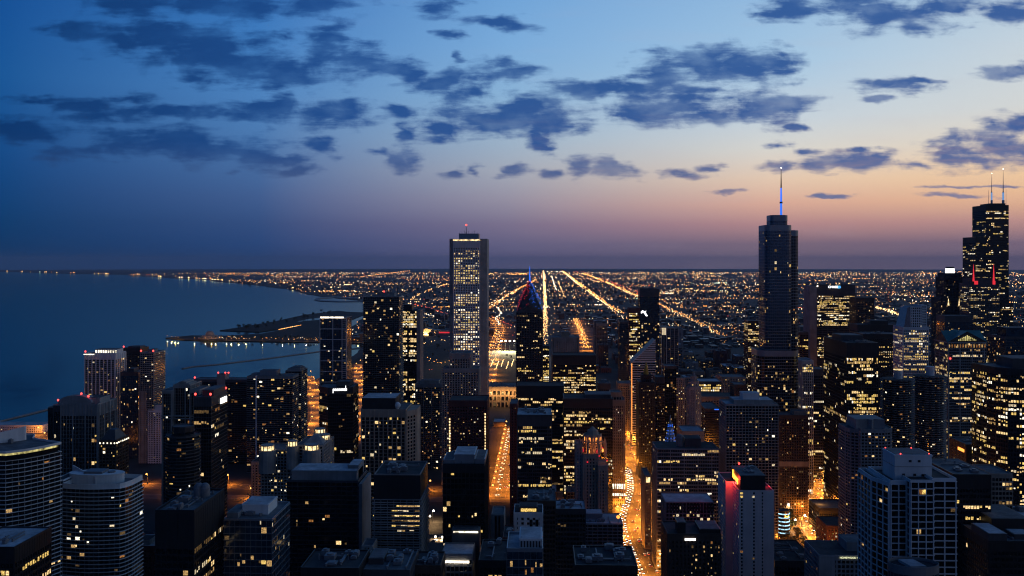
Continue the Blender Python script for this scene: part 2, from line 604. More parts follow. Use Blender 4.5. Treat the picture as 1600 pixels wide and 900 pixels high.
def sheet(name, xs_of_row, rows, mat, dz, ncol=30):
    mb = MB()
    vs, fs = [], []
    for Y in rows:
        xa, xb = xs_of_row(Y)
        for c in range(ncol + 1):
            x = xa + (xb - xa) * c / ncol
            vs.append((x, Y, drop(x, Y) + dz))
    k = ncol + 1
    for r in range(len(rows) - 1):
        for c in range(ncol):
            a = r * k + c
            fs.append((a, a + 1, a + k + 1, a + k))
    mb.add(vs, fs)
    o = structure(name, mb, mat)
    return o


rows = [-2900, -1500, -500, 0] + [300 * 1.0 * i for i in range(1, 14)] + [4200 * 1.09 ** i for i in range(33)]
sheet('lake', lambda Y: (-64000, 64000), rows, lakemat, -2.5, 60)

SHORE = [(-2900, -500), (-300, -700), (400, -800), (800, -960), (1300, -1050), (1700, -1040), (1790, -760), (1950, -620), (2150, -570), (2400, -560),
         (3000, -620), (3440, -650), (3520, -830), (3900, -880), (5500, -930), (6500, -1250), (7300, -1480), (8200, -1900), (9500, -2600),
         (11400, -3300), (12600, -4200), (14300, -4950), (16200, -6100), (19000, -8100), (22000, -10200), (26000, -14000), (31000, -18500), (40000, -30000), (65000, -63000)]


def shore(Y):
    for (a, xa), (b, xb) in zip(SHORE, SHORE[1:]):
        if a <= Y <= b:
            return xa + (xb - xa) * (Y - a) / (b - a)
    return -63000


landmat = wallmat('city_ground', (.045, .043, .042), .95, .6, .012)
lrows = sorted(set([a for a, _ in SHORE] + [q for q in rows if q < 65000] + [100 * i for i in range(-29, 40)] + [3800 + 250 * i for i in range(60)]))
sheet('ground', lambda Y: (shore(Y) + 12 * math.sin(Y * .013) + (.01 * Y) * math.sin(Y * .0021), 64000), lrows, landmat, 0.0, 36)


def poly_ground(name, pts, mat, z0=-3.0, z1=0.3):
    mb = MB()
    mb.prism(pts, z0 + drop(*pts[0]), z1 + drop(*pts[0]))
    return structure(name, mb, mat)


# the spit of land with the domed hall, and the long island behind it
spit = [(-600, 3445), (-840, 3500), (-1180, 3545), (-1390, 3590), (-1500, 3680), (-1440, 3800), (-1300, 3790), (-1180, 3900), (-1130, 4300), (-1240, 4700),
        (-1290, 5200), (-1210, 5600), (-1020, 5500), (-1000, 5000), (-960, 4400), (-900, 4000), (-600, 3900)]
poly_ground('peninsula', spit, M['turf'])
poly_ground('island_shore', [(-1220, 4000), (-1420, 4080), (-1395, 4260), (-1350, 4700), (-1345, 5250), (-1250, 5700), (-1180, 5600), (-1210, 4900), (-1150, 4300)], M['turf'], z1=.5)
structure('harbour_basin', (lambda m_: (m_.prism([G(q, r) for q, r in ((463, 503.5), (480, 501.5), (500, 500), (515, 499), (515, 496.5), (498, 496.8), (480, 499))], .35, .55), m_)[1])(MB()), lakemat)
hook = [G(q, r) for q, r in ((575, 466), (520, 463.5), (495, 465.5), (491, 468.5), (500, 470.5), (530, 471.5), (575, 471), (575, 470.2), (530, 470.4), (503, 469.4), (497, 468.2), (500, 466.6), (522, 464.8), (575, 467))]
poly_ground('harbour_breakwater', hook, M['grey'], z1=1.8)


def strip(name, pts, w, mat, z=0.06, thick=None):
    """a ribbon along a line of ground points"""
    mb = MB()
    n = len(pts)
    L = []
    for i in range(n):
        a, b = Vector(pts[max(0, i - 1)]), Vector(pts[min(n - 1, i + 1)])
        t = (b - a).normalized()
        nn = Vector((-t.y, t.x))
        q = Vector(pts[i])
        L.append(((q + nn * w / 2), (q - nn * w / 2)))
    for i in range(n - 1):
        a, b, c, e = L[i][0], L[i + 1][0], L[i + 1][1], L[i][1]
        P = [(e.x, e.y), (c.x, c.y), (b.x, b.y), (a.x, a.y)]
        if thick:
            mb.prism(P, z - thick + drop(*P[0]), z + drop(*P[0]))
        else:
            mb.add([(x, y, z + drop(x, y)) for x, y in P], [(0, 1, 2, 3)])
    return structure(name, mb, mat)


def smooth(pts, k=6):
    out = []
    n = len(pts)
    for i in range(n - 1):
        p0, p1, p2, p3 = (Vector(pts[max(0, i - 1)]), Vector(pts[i]), Vector(pts[i + 1]), Vector(pts[min(n - 1, i + 2)]))
        for j in range(k):
            t = j / k
            out.append(tuple(.5 * ((2 * p1) + (p2 - p0) * t + (2 * p0 - 5 * p1 + 4 * p2 - p3) * t * t + (3 * p1 - p0 - 3 * p2 + p3) * t ** 3)))
    out.append(tuple(pts[-1]))
    return out


strip('breakwater', [G(285, 575), G(300, 572), G(340, 568.5), G(420, 559), G(510, 547), G(600, 541)], 6, M['grey'], -.3, 2.4)
strip('breakwater_north', [(-1700, 1890), G(0, 657), G(40, 647), G(72, 639), G(130, 632)], 7, M['grey'], -.3, 2.4)

# ------------------------------------------------------------------ buildings
BUILDINGS = []
AABB = []
STY = {
    'bands': dict(fh=3.1, bw=4.4, sh=.5, pw=.08, sd=.9, pd=.12, wall='grey', glass='gblack', lit=.08, mode='res', pal='res', cap=0),
    'office': dict(fh=3.9, bw=2.6, sh=1.3, pw=.45, sd=.22, pd=.34, wall='black', glass='gblack', lit=.4, mode='off', pal='off', cap=8),
    'grid': dict(fh=3.1, bw=3.4, sh=.9, pw=.75, sd=.42, pd=.5, wall='conc', glass='gblack', lit=.08, mode='res', pal='res', cap=0),
    'piers': dict(fh=3.7, bw=3.2, sh=.9, pw=.9, sd=.12, pd=.8, wall='conc', glass='gblack', lit=.12, mode='res', pal='warm', cap=4),
    'glass': dict(fh=3.9, bw=3.0, sh=.3, pw=.14, sd=.07, pd=.13, wall='char', glass='gblue', lit=.05, mode='res', pal='warm', cap=5),
    'punched': dict(fh=3.2, bw=4.0, sh=1.5, pw=2.1, sd=.28, pd=.34, wall='stone', glass='gblack', lit=.1, mode='res', pal='warm', cap=3),
}
for o_ in STY.values():
    o_['mj'] = 0
    o_['mw'] = 0


class Bld:
    def __init__(self, name, label, cat, x, y, group=None, near=False):
        self.root = empty(name, (x, y, 0), label, cat, group)
        self.off = (x, y, 0)
        self.glass, self.frame, self.roofm = {}, {}, {}
        self.wins = []
        self.near = near
        self.top = 0
        BUILDINGS.append(self)

    def mb(self, store, key):
        return store.setdefault(key, MB())

    def part(self, name, mb, mat, label=None):
        o = mb.build(name, mat, self.root)
        if o and label:
            o['label'] = label
        return o

    def seg(self, poly, z0, z1, st, litfn=None, deck=True, sides=None):
        st = dict(st)
        g = self.mb(self.glass, st['glass'])
        f = self.mb(self.frame, st['wall'])
        g.prism(poly, z0, z1)
        xs, ys = [p_[0] for p_ in poly], [p_[1] for p_ in poly]
        AABB.append((min(xs), max(xs), min(ys), max(ys), z0, z1, self))
        self.top = max(self.top, z1)
        cap = st['cap']
        fh = st['fh']
        zb = max(z0, 0)
        nf = max(1, int((z1 - cap - zb) / fh))
        zt = z1 - cap
        zz = [zt - fh * i for i in range(nf + 1)]          # slab centres, from the top down
        sp = offset(poly, st['sd'])
        if st['sh'] > 0:
            for q in zz:
                if q - st['sh'] / 2 > zb:
                    f.prism(sp, q - st['sh'] / 2, min(q + st['sh'] / 2, z1))
        if cap > 0:
            f.prism(offset(poly, .2 if abs(st['sd'] - .2) > .01 else .26), zt + .01, z1 - .03)
        ne = len(poly)
        for i in range(ne):
            a, b = poly[i], poly[(i + 1) % ne]
            L = math.hypot(b[0] - a[0], b[1] - a[1])
            if L < .8:
                continue
            t = ((b[0] - a[0]) / L, (b[1] - a[1]) / L)
            n = (t[1], -t[0])
            mx, my = (a[0] + b[0]) / 2, (a[1] + b[1]) / 2
            facing = n[0] * (0 - mx) + n[1] * (0 - my)
            if facing < -60:
                continue
            nb = max(1, round(L / st['bw']))
            bw = L / nb
            if st['pw'] > 0:
                for j in range(nb + (0 if ne > 8 else 1)):
                    w = st['pw']
                    if st['mj'] and j % st['mj'] == 0:
                        w = st['mw']
                    s = min(max(j * bw, w / 2 if ne <= 8 else 0), L - (w / 2 if ne <= 8 else 0))
                    f.obox((a[0] + t[0] * s, a[1] + t[1] * s), t, n, w, st['pd'] + (0.05 if w != st['pw'] else 0), zb, z1 - .06 - .01 * (i % 3))
            if facing < -20 or (sides is not None and i not in sides):
                continue
            for k in range(nf):
                za, zc = zz[k + 1] + st['sh'] / 2 + .03, zz[k] - st['sh'] / 2 - .03
                if zc - za < .4:
                    continue
                level = st['lit'] * .85 * rng.choice((.15, .5, 1, 1, 1.3, 2.0)) if st['mode'] == 'off' else st['lit'] * .95
                on = rng.random() < level
                base = rng.choice(PAL[st['pal']])
                for j in range(nb):
                    pr_ = level if litfn is None else litfn(i, k, nf, j, nb, level)
                    if st['mode'] == 'off':
                        if rng.random() < .3:
                            on = rng.random() < pr_
                        lit = on and rng.random() < .93 and pr_ > 0
                        mi = base if rng.random() < .7 else rng.choice(PAL[st['pal']])
                    else:
                        lit = rng.random() < pr_
                        mi = rng.choice(PAL[st['pal']])
                    if not lit:
                        continue
                    s = (j + .5) * bw
                    cx, cy3 = a[0] + t[0] * s, a[1] + t[1] * s
                    if depth(cx, cy3) < 50:
                        continue
                    px, py = proj(cx, cy3, (za + zc) / 2)
                    if py > 930 or px < -30 or px > 1630:
                        continue
                    hh, lo, ww, sh_ = zc, za, max(.4, bw - st['pw'] - .06), 0.0
                    if rng.random() < (.35 if st['mode'] == 'off' else .75):
                        if rng.random() < .5:
                            hh = za + (zc - za) * rng.uniform(.4, .8)
                        else:
                            lo = zc - (zc - za) * rng.uniform(.4, .8)
                        fw = rng.choice((.22, .32, .45, .6, .9)) if st['mode'] != 'off' else rng.choice((.6, .8, 1.0))
                        sh_ = ww * (1 - fw) * .5 * rng.choice((-1, 1))
                        ww *= fw
                    lo, hh, ww = round(lo, 1), round(hh, 1), round(ww, 1)
                    if hh - lo < .3:
                        hh = lo + .5
                    self.wins.append((mi, cx + n[0] * .07 + t[0] * sh_, cy3 + n[1] * .07 + t[1] * sh_, lo, hh, t, n, max(.4, ww)))
        if deck:
            self.deck(poly, z1)

    def deck(self, poly, z, mat='roof', par=1.1, pmat=None):
        self.mb(self.roofm, mat).prism(offset(poly, -.02), z, z + .25)
        if par > 0:
            f = self.mb(self.frame, pmat or (list(self.frame)[0] if self.frame else 'grey'))
            ne = len(poly)
            for i in range(ne):
                a, b = poly[i], poly[(i + 1) % ne]
                L = math.hypot(b[0] - a[0], b[1] - a[1])
                if L < .5:
                    continue
                t = ((b[0] - a[0]) / L, (b[1] - a[1]) / L)
                n = (t[1], -t[0])
                f.obox(((a[0] + b[0]) / 2, (a[1] + b[1]) / 2), t, n, L + .1, .12, z - .2, z + par + .011 * i)

    def pent(self, x0, x1, y0, y1, z0, h, mat='grey', roof='roofd', name='penthouse'):
        mb = MB()
        mb.box(x0, x1, y0, y1, z0, z0 + h)
        mb.box(x0 - .25, x1 + .25, y0 - .25, y1 + .25, z0 + h - .5, z0 + h + .35)
        o = self.part(name, mb, M[mat])
        m2 = MB()
        m2.box(x0 + .5, x1 - .5, y0 + .5, y1 - .5, z0 + h + .3, z0 + h + .55)
        m2.build('roof', M[roof], o)
        self.top = max(self.top, z0 + h)
        return o

    def units(self, x0, x1, y0, y1, z, n):
        for _ in range(n):
            mb = MB()
            w, dd, h = rng.uniform(2, 6), rng.uniform(2, 7), rng.uniform(1.2, 3.2)
            x, y = rng.uniform(x0 + w, max(x0 + w, x1 - w)), rng.uniform(y0 + dd, max(y0 + dd, y1 - dd))
            mb.box(x - w / 2, x + w / 2, y - dd / 2, y + dd / 2, z + .35, z + h)
            if rng.random() < .5:
                mb.tube(x, y, z + h - .02, z + h + .7, min(w, dd) * .33, n=10)
            else:
                mb.box(x - w * .3, x + w * .3, y - dd * .4, y + dd * .4, z + h - .02, z + h + .4)
            mb.box(x - w / 2 + .1, x - w / 2 + .4, y - .2, y + .2, z, z + .4)
            mb.box(x + w / 2 - .4, x + w / 2 - .1, y - .2, y + .2, z, z + .4)
            self.part('rooftop_unit', mb, M['gmetal'])
        if n >= 3:
            w, dd = x1 - x0, y1 - y0
            for _ in range(2 + n // 3):
                mb = MB()
                if rng.random() < .5:
                    a, e = x0 + w * rng.uniform(.05, .3), x0 + w * rng.uniform(.5, .95)
                    c = y0 + dd * rng.uniform(.1, .9)
                    mb.box(a, e, c, c + .8, z + .5, z + 1.2)
                    mb.box(e - .9, e - .1, c + .1, c + .7, z, z + 2.2)
                else:
                    a, e = y0 + dd * rng.uniform(.05, .3), y0 + dd * rng.uniform(.5, .95)
                    c = x0 + w * rng.uniform(.1, .9)
                    mb.box(c, c + .7, a, e, z + .4, z + 1.0)
                    mb.box(c - .1, c + .8, a + .2, a + 1.6, z, z + 1.8)
                self.part('duct', mb, M['gmetal'])
            for _ in range(n // 2):
                mb = MB()
                mb.tube(x0 + w * rng.uniform(.1, .9), y0 + dd * rng.uniform(.1, .9), z, z + rng.uniform(1.2, 4.5), rng.uniform(.12, .4), n=7)
                self.part('vent_pipe', mb, M['gmetal'])

    def beacon(self, x, y, z, r=1.0):
        mb = MB()
        mb.tube(x, y, z, z + 2.2, .12, n=5)
        o = self.part('beacon', mb, M['gmetal'])
        m2 = MB()
        m2.ball(x, y, z + 2.6, r)
        m2.build('lamp', M['red_l'], o)

    def band(self, poly, z0, z1, mat, out=.5, name='light_band'):
        mb = MB()
        mb.prism(offset(poly, out), z0, z1)
        return self.part(name, mb, M[mat])

    def done(self):
        if getattr(self, 'finished', False):
            return
        self.finished = True
        for st, nm in ((self.glass, 'glazing'), (self.frame, 'facade_frame'), (self.roofm, 'roof')):
            for k, mb in st.items():
                self.part(nm, mb, M[k])


def S(name, label, pl, pr, pt, Y, D, sty, cat='building', roof='roof', pent=(), units=0, beacons=0, group=None, near=None, litfn=None, zfix=None, par=1.1, seg0=0, **kw):
    st = dict(STY[sty])
    st.update(kw)
    x0, x1 = X_at(pl, Y), X_at(pr, Y)
    z = zfix or Z_at(pt, (x0 + x1) / 2, Y)
    b = Bld(name, label, cat, (x0 + x1) / 2, Y + D / 2, group, near if near is not None else Y < 1250)
    P = rect(x0, x1, Y, Y + D)
    b.seg(P, seg0, z, st, litfn, deck=False)
    b.deck(P, z, roof, par)
    for q in pent:
        fx0, fx1, fy0, fy1, h, mat = q[:6]
        b.pent(x0 + (x1 - x0) * fx0, x0 + (x1 - x0) * fx1, Y + D * fy0, Y + D * fy1, z + .24, h, mat, q[6] if len(q) > 6 else 'roof')
    b.units(x0, x1, Y, Y + D, z + .24, units)
    if beacons:
        for (cx, cy4) in ((x0 + 1, Y + 1), (x1 - 1, Y + 1), (x1 - 1, Y + D - 1), (x0 + 1, Y + D - 1))[:beacons]:
            b.beacon(cx, cy4, z + par, .9 + Y / 2500)
    b.box = (x0, x1, Y, Y + D, z)
    return b
# ================================================================== buildings, left part of the view
TXT = []


def text(parent, body, loc, size, mat, rotz=0.0, depth_=.15, name='sign_lettering', align='CENTER', shear=0.0):
    cu = bpy.data.curves.new(name, 'FONT')
    cu.body = body
    cu.size = size
    cu.align_x = align
    cu.align_y = 'CENTER'
    cu.extrude = depth_
    cu.shear = shear
    cu.materials.append(M[mat])
    o = bpy.data.objects.new('text_source', cu)
    COL.objects.link(o)
    o.parent = parent
    w = wloc(parent)
    o.location = (loc[0] - w[0], loc[1] - w[1], loc[2] - w[2])
    o.rotation_euler = (R(90), 0, rotz)
    me = bpy.data.meshes.new_from_object(o)
    m2 = bpy.data.objects.new(name, me)
    COL.objects.link(m2)
    m2.parent = parent
    m2.location = o.location.copy()
    m2.rotation_euler = o.rotation_euler.copy()
    bpy.data.objects.remove(o)
    return m2


# --- far left: tower with a swept white roof fin
Y = 640
xa, xb, xc = X_at(-90, Y), X_at(9, Y), X_at(50, 700)
P = [(xa, Y), (xb, Y), (xb + 9, Y + 8), (xb + 16, Y + 20), (xb + 21, Y + 34), (X_at(50, 690), 690), (xc - 1, 705), (xa, 705)]
z = Z_at(707, xb, Y)
b = Bld('apartment_tower', 'curved white banded tower with lit top storey and swept roof fin, left edge', 'building', xb, Y + 20, near=True)
b.seg(P, 0, z - 6, {**STY['bands'], 'fh': 3.05, 'wall': 'white', 'sd': .9, 'lit': .035, 'sh': .42}, deck=False)
mb = MB(); mb.prism(offset(P, -1.2), z - 6, z - .6)
b.part('top_storey', mb, M['gblack'])
b.band(offset(P, -1.1), z - 2.6, z - .7, 'crownd', .0)
b.deck(offset(P, .4), z - .6, 'roof', 1.5, 'white')
mb = MB(); yf = Y + 12
x1f = X_at(40, Y + 45)
mb.add([(xa, yf - 2, z), (x1f, Y + 44, z), (x1f, Y + 44, z + 10.5), (xa, yf - 2, z - .2 + 3), (xa, yf, z), (x1f, Y + 46, z), (x1f, Y + 46, z + 10.5), (xa, yf, z + 3)],
       [(0, 1, 2, 3), (5, 4, 7, 6), (3, 2, 6, 7), (1, 5, 6, 2), (4, 0, 3, 7)])
b.part('roof_fin', mb, M['white'])
b.units(xa, xb, Y + 14, Y + 60, z - .4, 4)
b.done()
S('office_block', 'low dark block with a pale flat roof in the bottom left corner', -60, 22, 857, 520, 40, 'office', lit=.18, units=3, roof='roofw')

# --- wide banded tower with an oval drum on its roof
Y = 720
x0, x1 = X_at(81, Y), X_at(187, Y)
xm = X_at(98, Y)
z = Z_at(762, x0, Y)
b = Bld('apartment_tower', 'broad tower of thin white bands with a pale oval drum on its roof', 'building', (x0 + x1) / 2, Y + 20, near=True)
P = [(xm, Y)] + [(xm + (x1 - xm) * k / 6, Y - 3.5 * math.sin(math.pi * k / 6)) for k in range(1, 6)] + [(x1, Y), (x1 + 2.5, Y + 4), (x1 + 4.5, Y + 12), (x1 + 5, Y + 30), (xm, Y + 40)]
b.seg(P, 0, z, {**STY['bands'], 'fh': 3.1, 'wall': 'white', 'sd': .8, 'lit': .075, 'sh': .46}, deck=False)
P2 = rect(x0, xm - .6, Y + 2, Y + 34)
b.seg(P2, 0, z + 5, {**STY['bands'], 'fh': 3.1, 'wall': 'white', 'sd': .8, 'lit': .06, 'sh': .46}, deck=False)
b.deck(P2, z + 5, 'roofd', .8, 'white')
b.deck(P, z, 'roof', 3.6, 'white')
mb = MB(); mb.prism(circ((xm + x1) / 2 - 5, Y + 20, 22, 32, 10), z, z + 7.5); mb.prism(circ((xm + x1) / 2 - 5, Y + 20, 22.4, 32, 10.4), z + 7, z + 7.9)
dr = b.part('roof_drum', mb, M['white'])
mb = MB(); mb.box((xm + x1) / 2 - 13, (xm + x1) / 2 + 2, Y + 14, Y + 26, z + 7.8, z + 9.6); mb.tube((xm + x1) / 2 + 7, Y + 20, z + 7.8, z + 9, 3, n=12)
mb.build('roof_plant', M['gmetal'], dr)
mb = MB()
for k in range(10):
    f0, f1 = k / 10, (k + 1) / 10
    mb.prism([(x0 + 1 + f0 * 30, Y + 30 - 22 * f0), (x0 + 1 + f1 * 30, Y + 30 - 22 * f1), (x0 + 1 + f1 * 30, Y + 31 - 22 * f1), (x0 + 1 + f0 * 30, Y + 31 - 22 * f0)], z, z + 11 - 5 * f0)
b.part('roof_screen', mb, M['white'])
b.done()

# --- dark tower with light ribs and a crown arc
Y = 900
x0, x1 = X_at(67, Y), X_at(153, Y)
z = Z_at(632, x0, Y)
b = Bld('apartment_tower', 'dark tower with pale vertical ribs and an arched crown with red lamps, beside the lake', 'building', (x0 + x1) / 2, Y + 22, near=True)
xq = [x0 + (x1 - x0) * f for f in (0, .14, .32, 1)]
base = {**STY['piers'], 'wall': 'grey', 'pw': .15, 'mj': 4, 'mw': 1.1, 'bw': 3.0, 'sh': .35, 'lit': .03, 'cap': 11, 'pal': 'res'}
b.seg(rect(xq[2], xq[3], Y, Y + 40), 0, z, {**base, 'lit': .07})
b.seg(rect(xq[1], xq[2] - .5, Y + 5, Y + 40), 0, z - 2, {**base, 'wall': 'char', 'cap': 6})
b.seg(rect(xq[0], xq[1] - .5, Y + 10, Y + 40), 0, z - 5, {**base, 'wall': 'black', 'cap': 6})
mb = MB()
xm = xq[2] + (xq[3] - xq[2]) * .33
pts = [(xm + 17 * math.cos(R(180 - 15 * k)), z + 1 + 7.5 * math.sin(R(180 - 15 * k))) for k in range(13)]
for q in range(12):
    (xa, za), (xb, zb) = pts[q], pts[q + 1]
    mb.add([(xa, Y + 4, z), (xb, Y + 4, z), (xb, Y + 4, zb), (xa, Y + 4, za), (xa, Y + 16, z), (xb, Y + 16, z), (xb, Y + 16, zb), (xa, Y + 16, za)],
           [(0, 1, 2, 3), (5, 4, 7, 6), (3, 2, 6, 7)])
b.part('crown', mb, M['grey'])
b.pent(xq[3] - 18, xq[3] - 2, Y + 8, Y + 30, z + .2, 5, 'grey')
for q in ((xq[2] - 5, 2), (xq[2] + 2, 2), (xm + 6, 8.5), (xm + 13, 6)):
    b.beacon(q[0], Y + 5, z + q[1] - 1, 1.1)
b.done()

S('apartment_tower', 'tall pale ribbed tower with a row of lights round its crown, against the lake', 132, 180, 553, 1450, 38, 'piers', wall='white', bw=6.2, pw=1.5, sh=.5, fh=3.1, lit=.085, cap=9, pal='warm', beacons=1,
  pent=[(.28, .98, .2, .8, 6, 'white')])
bb = BUILDINGS[-1]
x0, x1, y0, y1, z = bb.box
for k in range(9):
    mb = MB(); xx = x0 + (x1 - x0) * (.31 + .64 * k / 8)
    mb.box(xx - 1, xx + 1, y0 + 7.2, y0 + 7.55, z + 1.2, z + 5)
    bb.part('lamp', mb, M['crownw'])
bb.band(rect(x0, x0 + (x1 - x0) * .3, y0, y1), z - 1.2, z - .3, 'crownw', .9)
S('apartment_tower', 'slender black tower with one red lamp on top, behind the ribbed lakeside tower', 192, 219, 545, 1620, 36, 'office', lit=.03, mode='res', beacons=1, pent=[(.2, .9, .2, .8, 3, 'char')])
S('apartment_tower', 'gridded grey tower with red corner lamps standing clear against the lake', 219, 240, 552, 1400, 44, 'bands', wall='conc', sd=.5, pw=.5, bw=3.4, sh=.8, lit=.1, beacons=2, pent=[(.3, .7, .3, .7, 4, 'grey')])
S('apartment_tower', 'dark blue stepped tower with orange windows near the top, left of the gridded tower', 189, 216, 582, 1440, 34, 'glass', lit=.09, pal='res', pent=[(.3, .7, .1, .6, 5, 'char')],
  litfn=lambda i, k, nf, j, nb, l: .35 if 3 < k < 9 and j in (3, 4, 5) else .07)
S('apartment_tower', 'narrow blank beige slab between dark towers on the left', 217, 228.5, 612, 1400, 22, 'punched', wall='stone', pw=3.2, lit=.02, cap=4)
S('apartment_block', 'small pale block with a white box on its roof, below the gridded tower', 231, 252, 641, 1400, 26, 'punched', wall='white', pw=1.7, sh=1.3, lit=.06, pent=[(.42, 1, .1, .8, 7, 'white')])
# pale framed tower with stepped curved top
Y = 1050
x0, x1 = X_at(253, Y), X_at(312, Y)
z = Z_at(611, x0, Y)
b = Bld('apartment_tower', 'dark tower in a bold pale frame with stepped roofs, behind the white-signed office', 'building', (x0 + x1) / 2, Y + 20, near=True)
f = [x0 + (x1 - x0) * q for q in (0, .27, .73, 1)]
st = {**STY['piers'], 'wall': 'conc', 'pw': .12, 'mj': 5, 'mw': 1.3, 'bw': 2.6, 'sh': .16, 'lit': .05, 'cap': 3, 'fh': 3.1, 'pal': 'res'}
b.seg(rect(f[0], f[1], Y, Y + 34), 0, z, st)
b.seg(rect(f[1] + .3, f[2] - .3, Y + 3, Y + 38), 0, z + 6, st)
b.seg(rect(f[2], f[3], Y, Y + 34), 0, z + 1, st)
mb = MB(); mb.box(f[0] - .9, f[3] + .9, Y - .9, Y + 2.5, z - 29, z - 27.8); mb.box(f[0] - .9, f[3] + .9, Y - .9, Y + 2.5, z - 32, z - 31)
b.part('frame_band', mb, M['conc'])
mb = MB()
for q in range(5):
    mb.box(f[1] + 2 + q * 3, f[1] + 5 + q * 3, Y + 6, Y + 30, z + 6, z + 7 + 3.5 * math.sin(R(36 * (q + .5))))
b.part('curved_roof', mb, M['conc'])
b.done()

# pyramid-roofed tower
Y = 850
b = S('apartment_tower', 'brick tower with a dark hipped roof above a row of bright cornice lights', 155, 181, 689, Y, 26, 'grid', wall='brown', lit=.09, fh=3.0)
x0, x1, y0, y1, z = b.box
mb = MB(); mb.prism(rect(x0 + 1, x1 - 1, y0 + 1, y1 - 1), z + .3, z + 9, top=rect(x0 + 5, x1 - 5, y0 + 9, y1 - 9))
b.part('hipped_roof', mb, M['char'])
for k in range(5):
    mb = MB(); mb.ball(x0 + 1 + (x1 - x0 - 2) * k / 4, y0 - .6, z - 2, .75); b.part('lamp', mb, M['crownw'])
for k in range(7):
    mb = MB(); mb.ball(x1 + .6, y0 + 1 + 24 * k / 6, z - 2, .75); b.part('lamp', mb, M['crownw'])
# octagonal dark tower
Y = 850
xc = X_at(277, Y)
b = Bld('apartment_tower', 'dark many-sided tower with lit bands of windows, left of the white-signed office', 'building', xc, Y + 14, near=True)
z = Z_at(684, xc, Y)
b.seg(circ(xc, Y + 14, 15.5, 12), 0, z, {**STY['bands'], 'wall': 'char', 'lit': .13, 'sd': .7, 'sh': .8}, deck=True)
b.seg(circ(xc, Y + 14, 10, 12), z, z + 8, {**STY['bands'], 'wall': 'black', 'lit': .0, 'cap': 4})
b.done()
# office with white sign on its west side
b = S('office_tower', 'black banded office with a blank white lit sign on its side and red roof lamps', 303, 330, 622, 900, 46, 'office', wall='char', fh=3.6, sh=.5, pw=.1, bw=2.6, sd=.4, lit=.12, pal='res', beacons=4,
      pent=[(.3, .95, .2, .95, 6, 'char', 'roof')])
x0, x1, y0, y1, z = b.box
mb = MB(); mb.box(x1 + .45, x1 + .9, y0 + 25, y0 + 43, z - 9.5, z - 4)
b.part('sign', mb, M['sign_w'])
# lakeside slab row
b = S('apartment_slab', 'long dark slab with a pale lift tower and red lamps, in front of the breakwater', 303, 398, 594, 1400, 26, 'bands', wall='char', sd=.4, sh=.5, lit=.075, cap=3, beacons=2)
x0, x1, y0, y1, z = b.box
b.pent(X_at(339, 1400), X_at(352, 1400), y0 - .8, y0 + 18, z - 60, 68, 'conc', name='lift_tower')
for q in (X_at(340, 1400), X_at(351, 1400), X_at(356, 1400)):
    b.beacon(q, y0 + 3, z + 8.4, 1.3)
b = S('apartment_slab', 'wide dark banded slab with a pale vertical stripe and blue-grey plant room', 386, 457, 589, 1345, 34, 'bands', wall='grey', sd=.45, sh=.5, lit=.13, cap=2.5, pent=[(.25, .62, .2, .8, 8, 'steel'), (.05, .25, .3, .8, 3, 'grey')], units=3)
x0, x1, y0, y1, z = b.box
mb = MB(); mb.box(X_at(399.5, 1345), X_at(401.5, 1345), y0 - 1.0, y0 + 2, 20, z + 2)
b.part('stripe', mb, M['white'])
b = S('apartment_tower', 'banded tower with lit top storeys and corner balconies, against the harbour', 446, 470, 580, 1420, 40, 'bands', wall='conc', sd=1.0, lit=.14, pent=[(.1, .9, .1, .9, 3, 'conc'), (.3, .8, .3, .8, 5, 'grey')], beacons=0, units=2,
      litfn=lambda i, k, nf, j, nb, l: .3 if k == 2 else l)
# blue glass tower with white grid
b = S('apartment_tower', 'blue glass tower ruled by white lines with a bright strip along its top', 500, 541, 497, 1500, 42, 'glass', wall='grey', glass='gblue', fh=3.2, bw=3, pw=.05, sh=.08, lit=.05, pal='res', cap=0)
x0, x1, y0, y1, z = b.box
fr = MB()
k = z
while k > 20:
    fr.box(x0 - .5, x1 + .5, y0 - .5, y0 + .4, k - .9, k + .1)
    k -= 17.2
for q in (x0, x0 + (x1 - x0) * .49, x0 + (x1 - x0) * .84, x1):
    fr.box(q - .5, q + .5, y0 - .62, y0 + .4, 10, z + 2)
k = z
while k > 20:
    fr.box(x0 + (x1 - x0) * .84, x1, y0 - .4, y0 + .4, k - .5, k)
    k -= 3.2
b.part('white_grid', fr, M['white'])
mb = MB()
for (fa, fb) in ((.02, .36), (.4, .52), (.56, .9)):
    mb.box(x0 + (x1 - x0) * fa, x0 + (x1 - x0) * fb, y0 - .9, y0 - .5, z + .4, z + 1.8)
b.part('light_strip', mb, M['lampw'])
# dark office with slanting front and white lettering
Y = 1150
x0, x1 = X_at(495, Y), X_at(550, Y)
z = Z_at(607, x0, Y)
b = Bld('office_tower', 'dark glass office with white rooftop lettering, in front of the white-ruled blue tower', 'building', (x0 + x1) / 2, Y + 20, near=True)
xk = x0 + 14
b.seg([(x0, Y + 14), (xk, Y), (x1, Y + 6), (x1, Y + 40), (x0, Y + 40)], 0, z, {**STY['office'], 'lit': .2, 'wall': 'black', 'sh': .6, 'pw': .12, 'cap': 7, 'pal': 'res'},
      litfn=lambda i, k, nf, j, nb, l: .75 if (k in (0,) and i == 1 and j > 5) else (.5 if k == 10 and i == 1 else .12))
b.seg([(xk + 8, Y + 12), (x1 - 6, Y + 14), (x1 - 6, Y + 36), (xk + 8, Y + 36)], z, z + 6, {**STY['office'], 'lit': 0, 'cap': 4, 'wall': 'char'})
mb = MB()
glyph = [(.0, -.7, .35), (.45, -.1, .45), (.95, -.1, .4), (1.45, -.1, .4), (1.95, -.1, .4), (2.45, -.1, .4), (2.9, -.1, .3), (3.3, -.1, 1.25)]
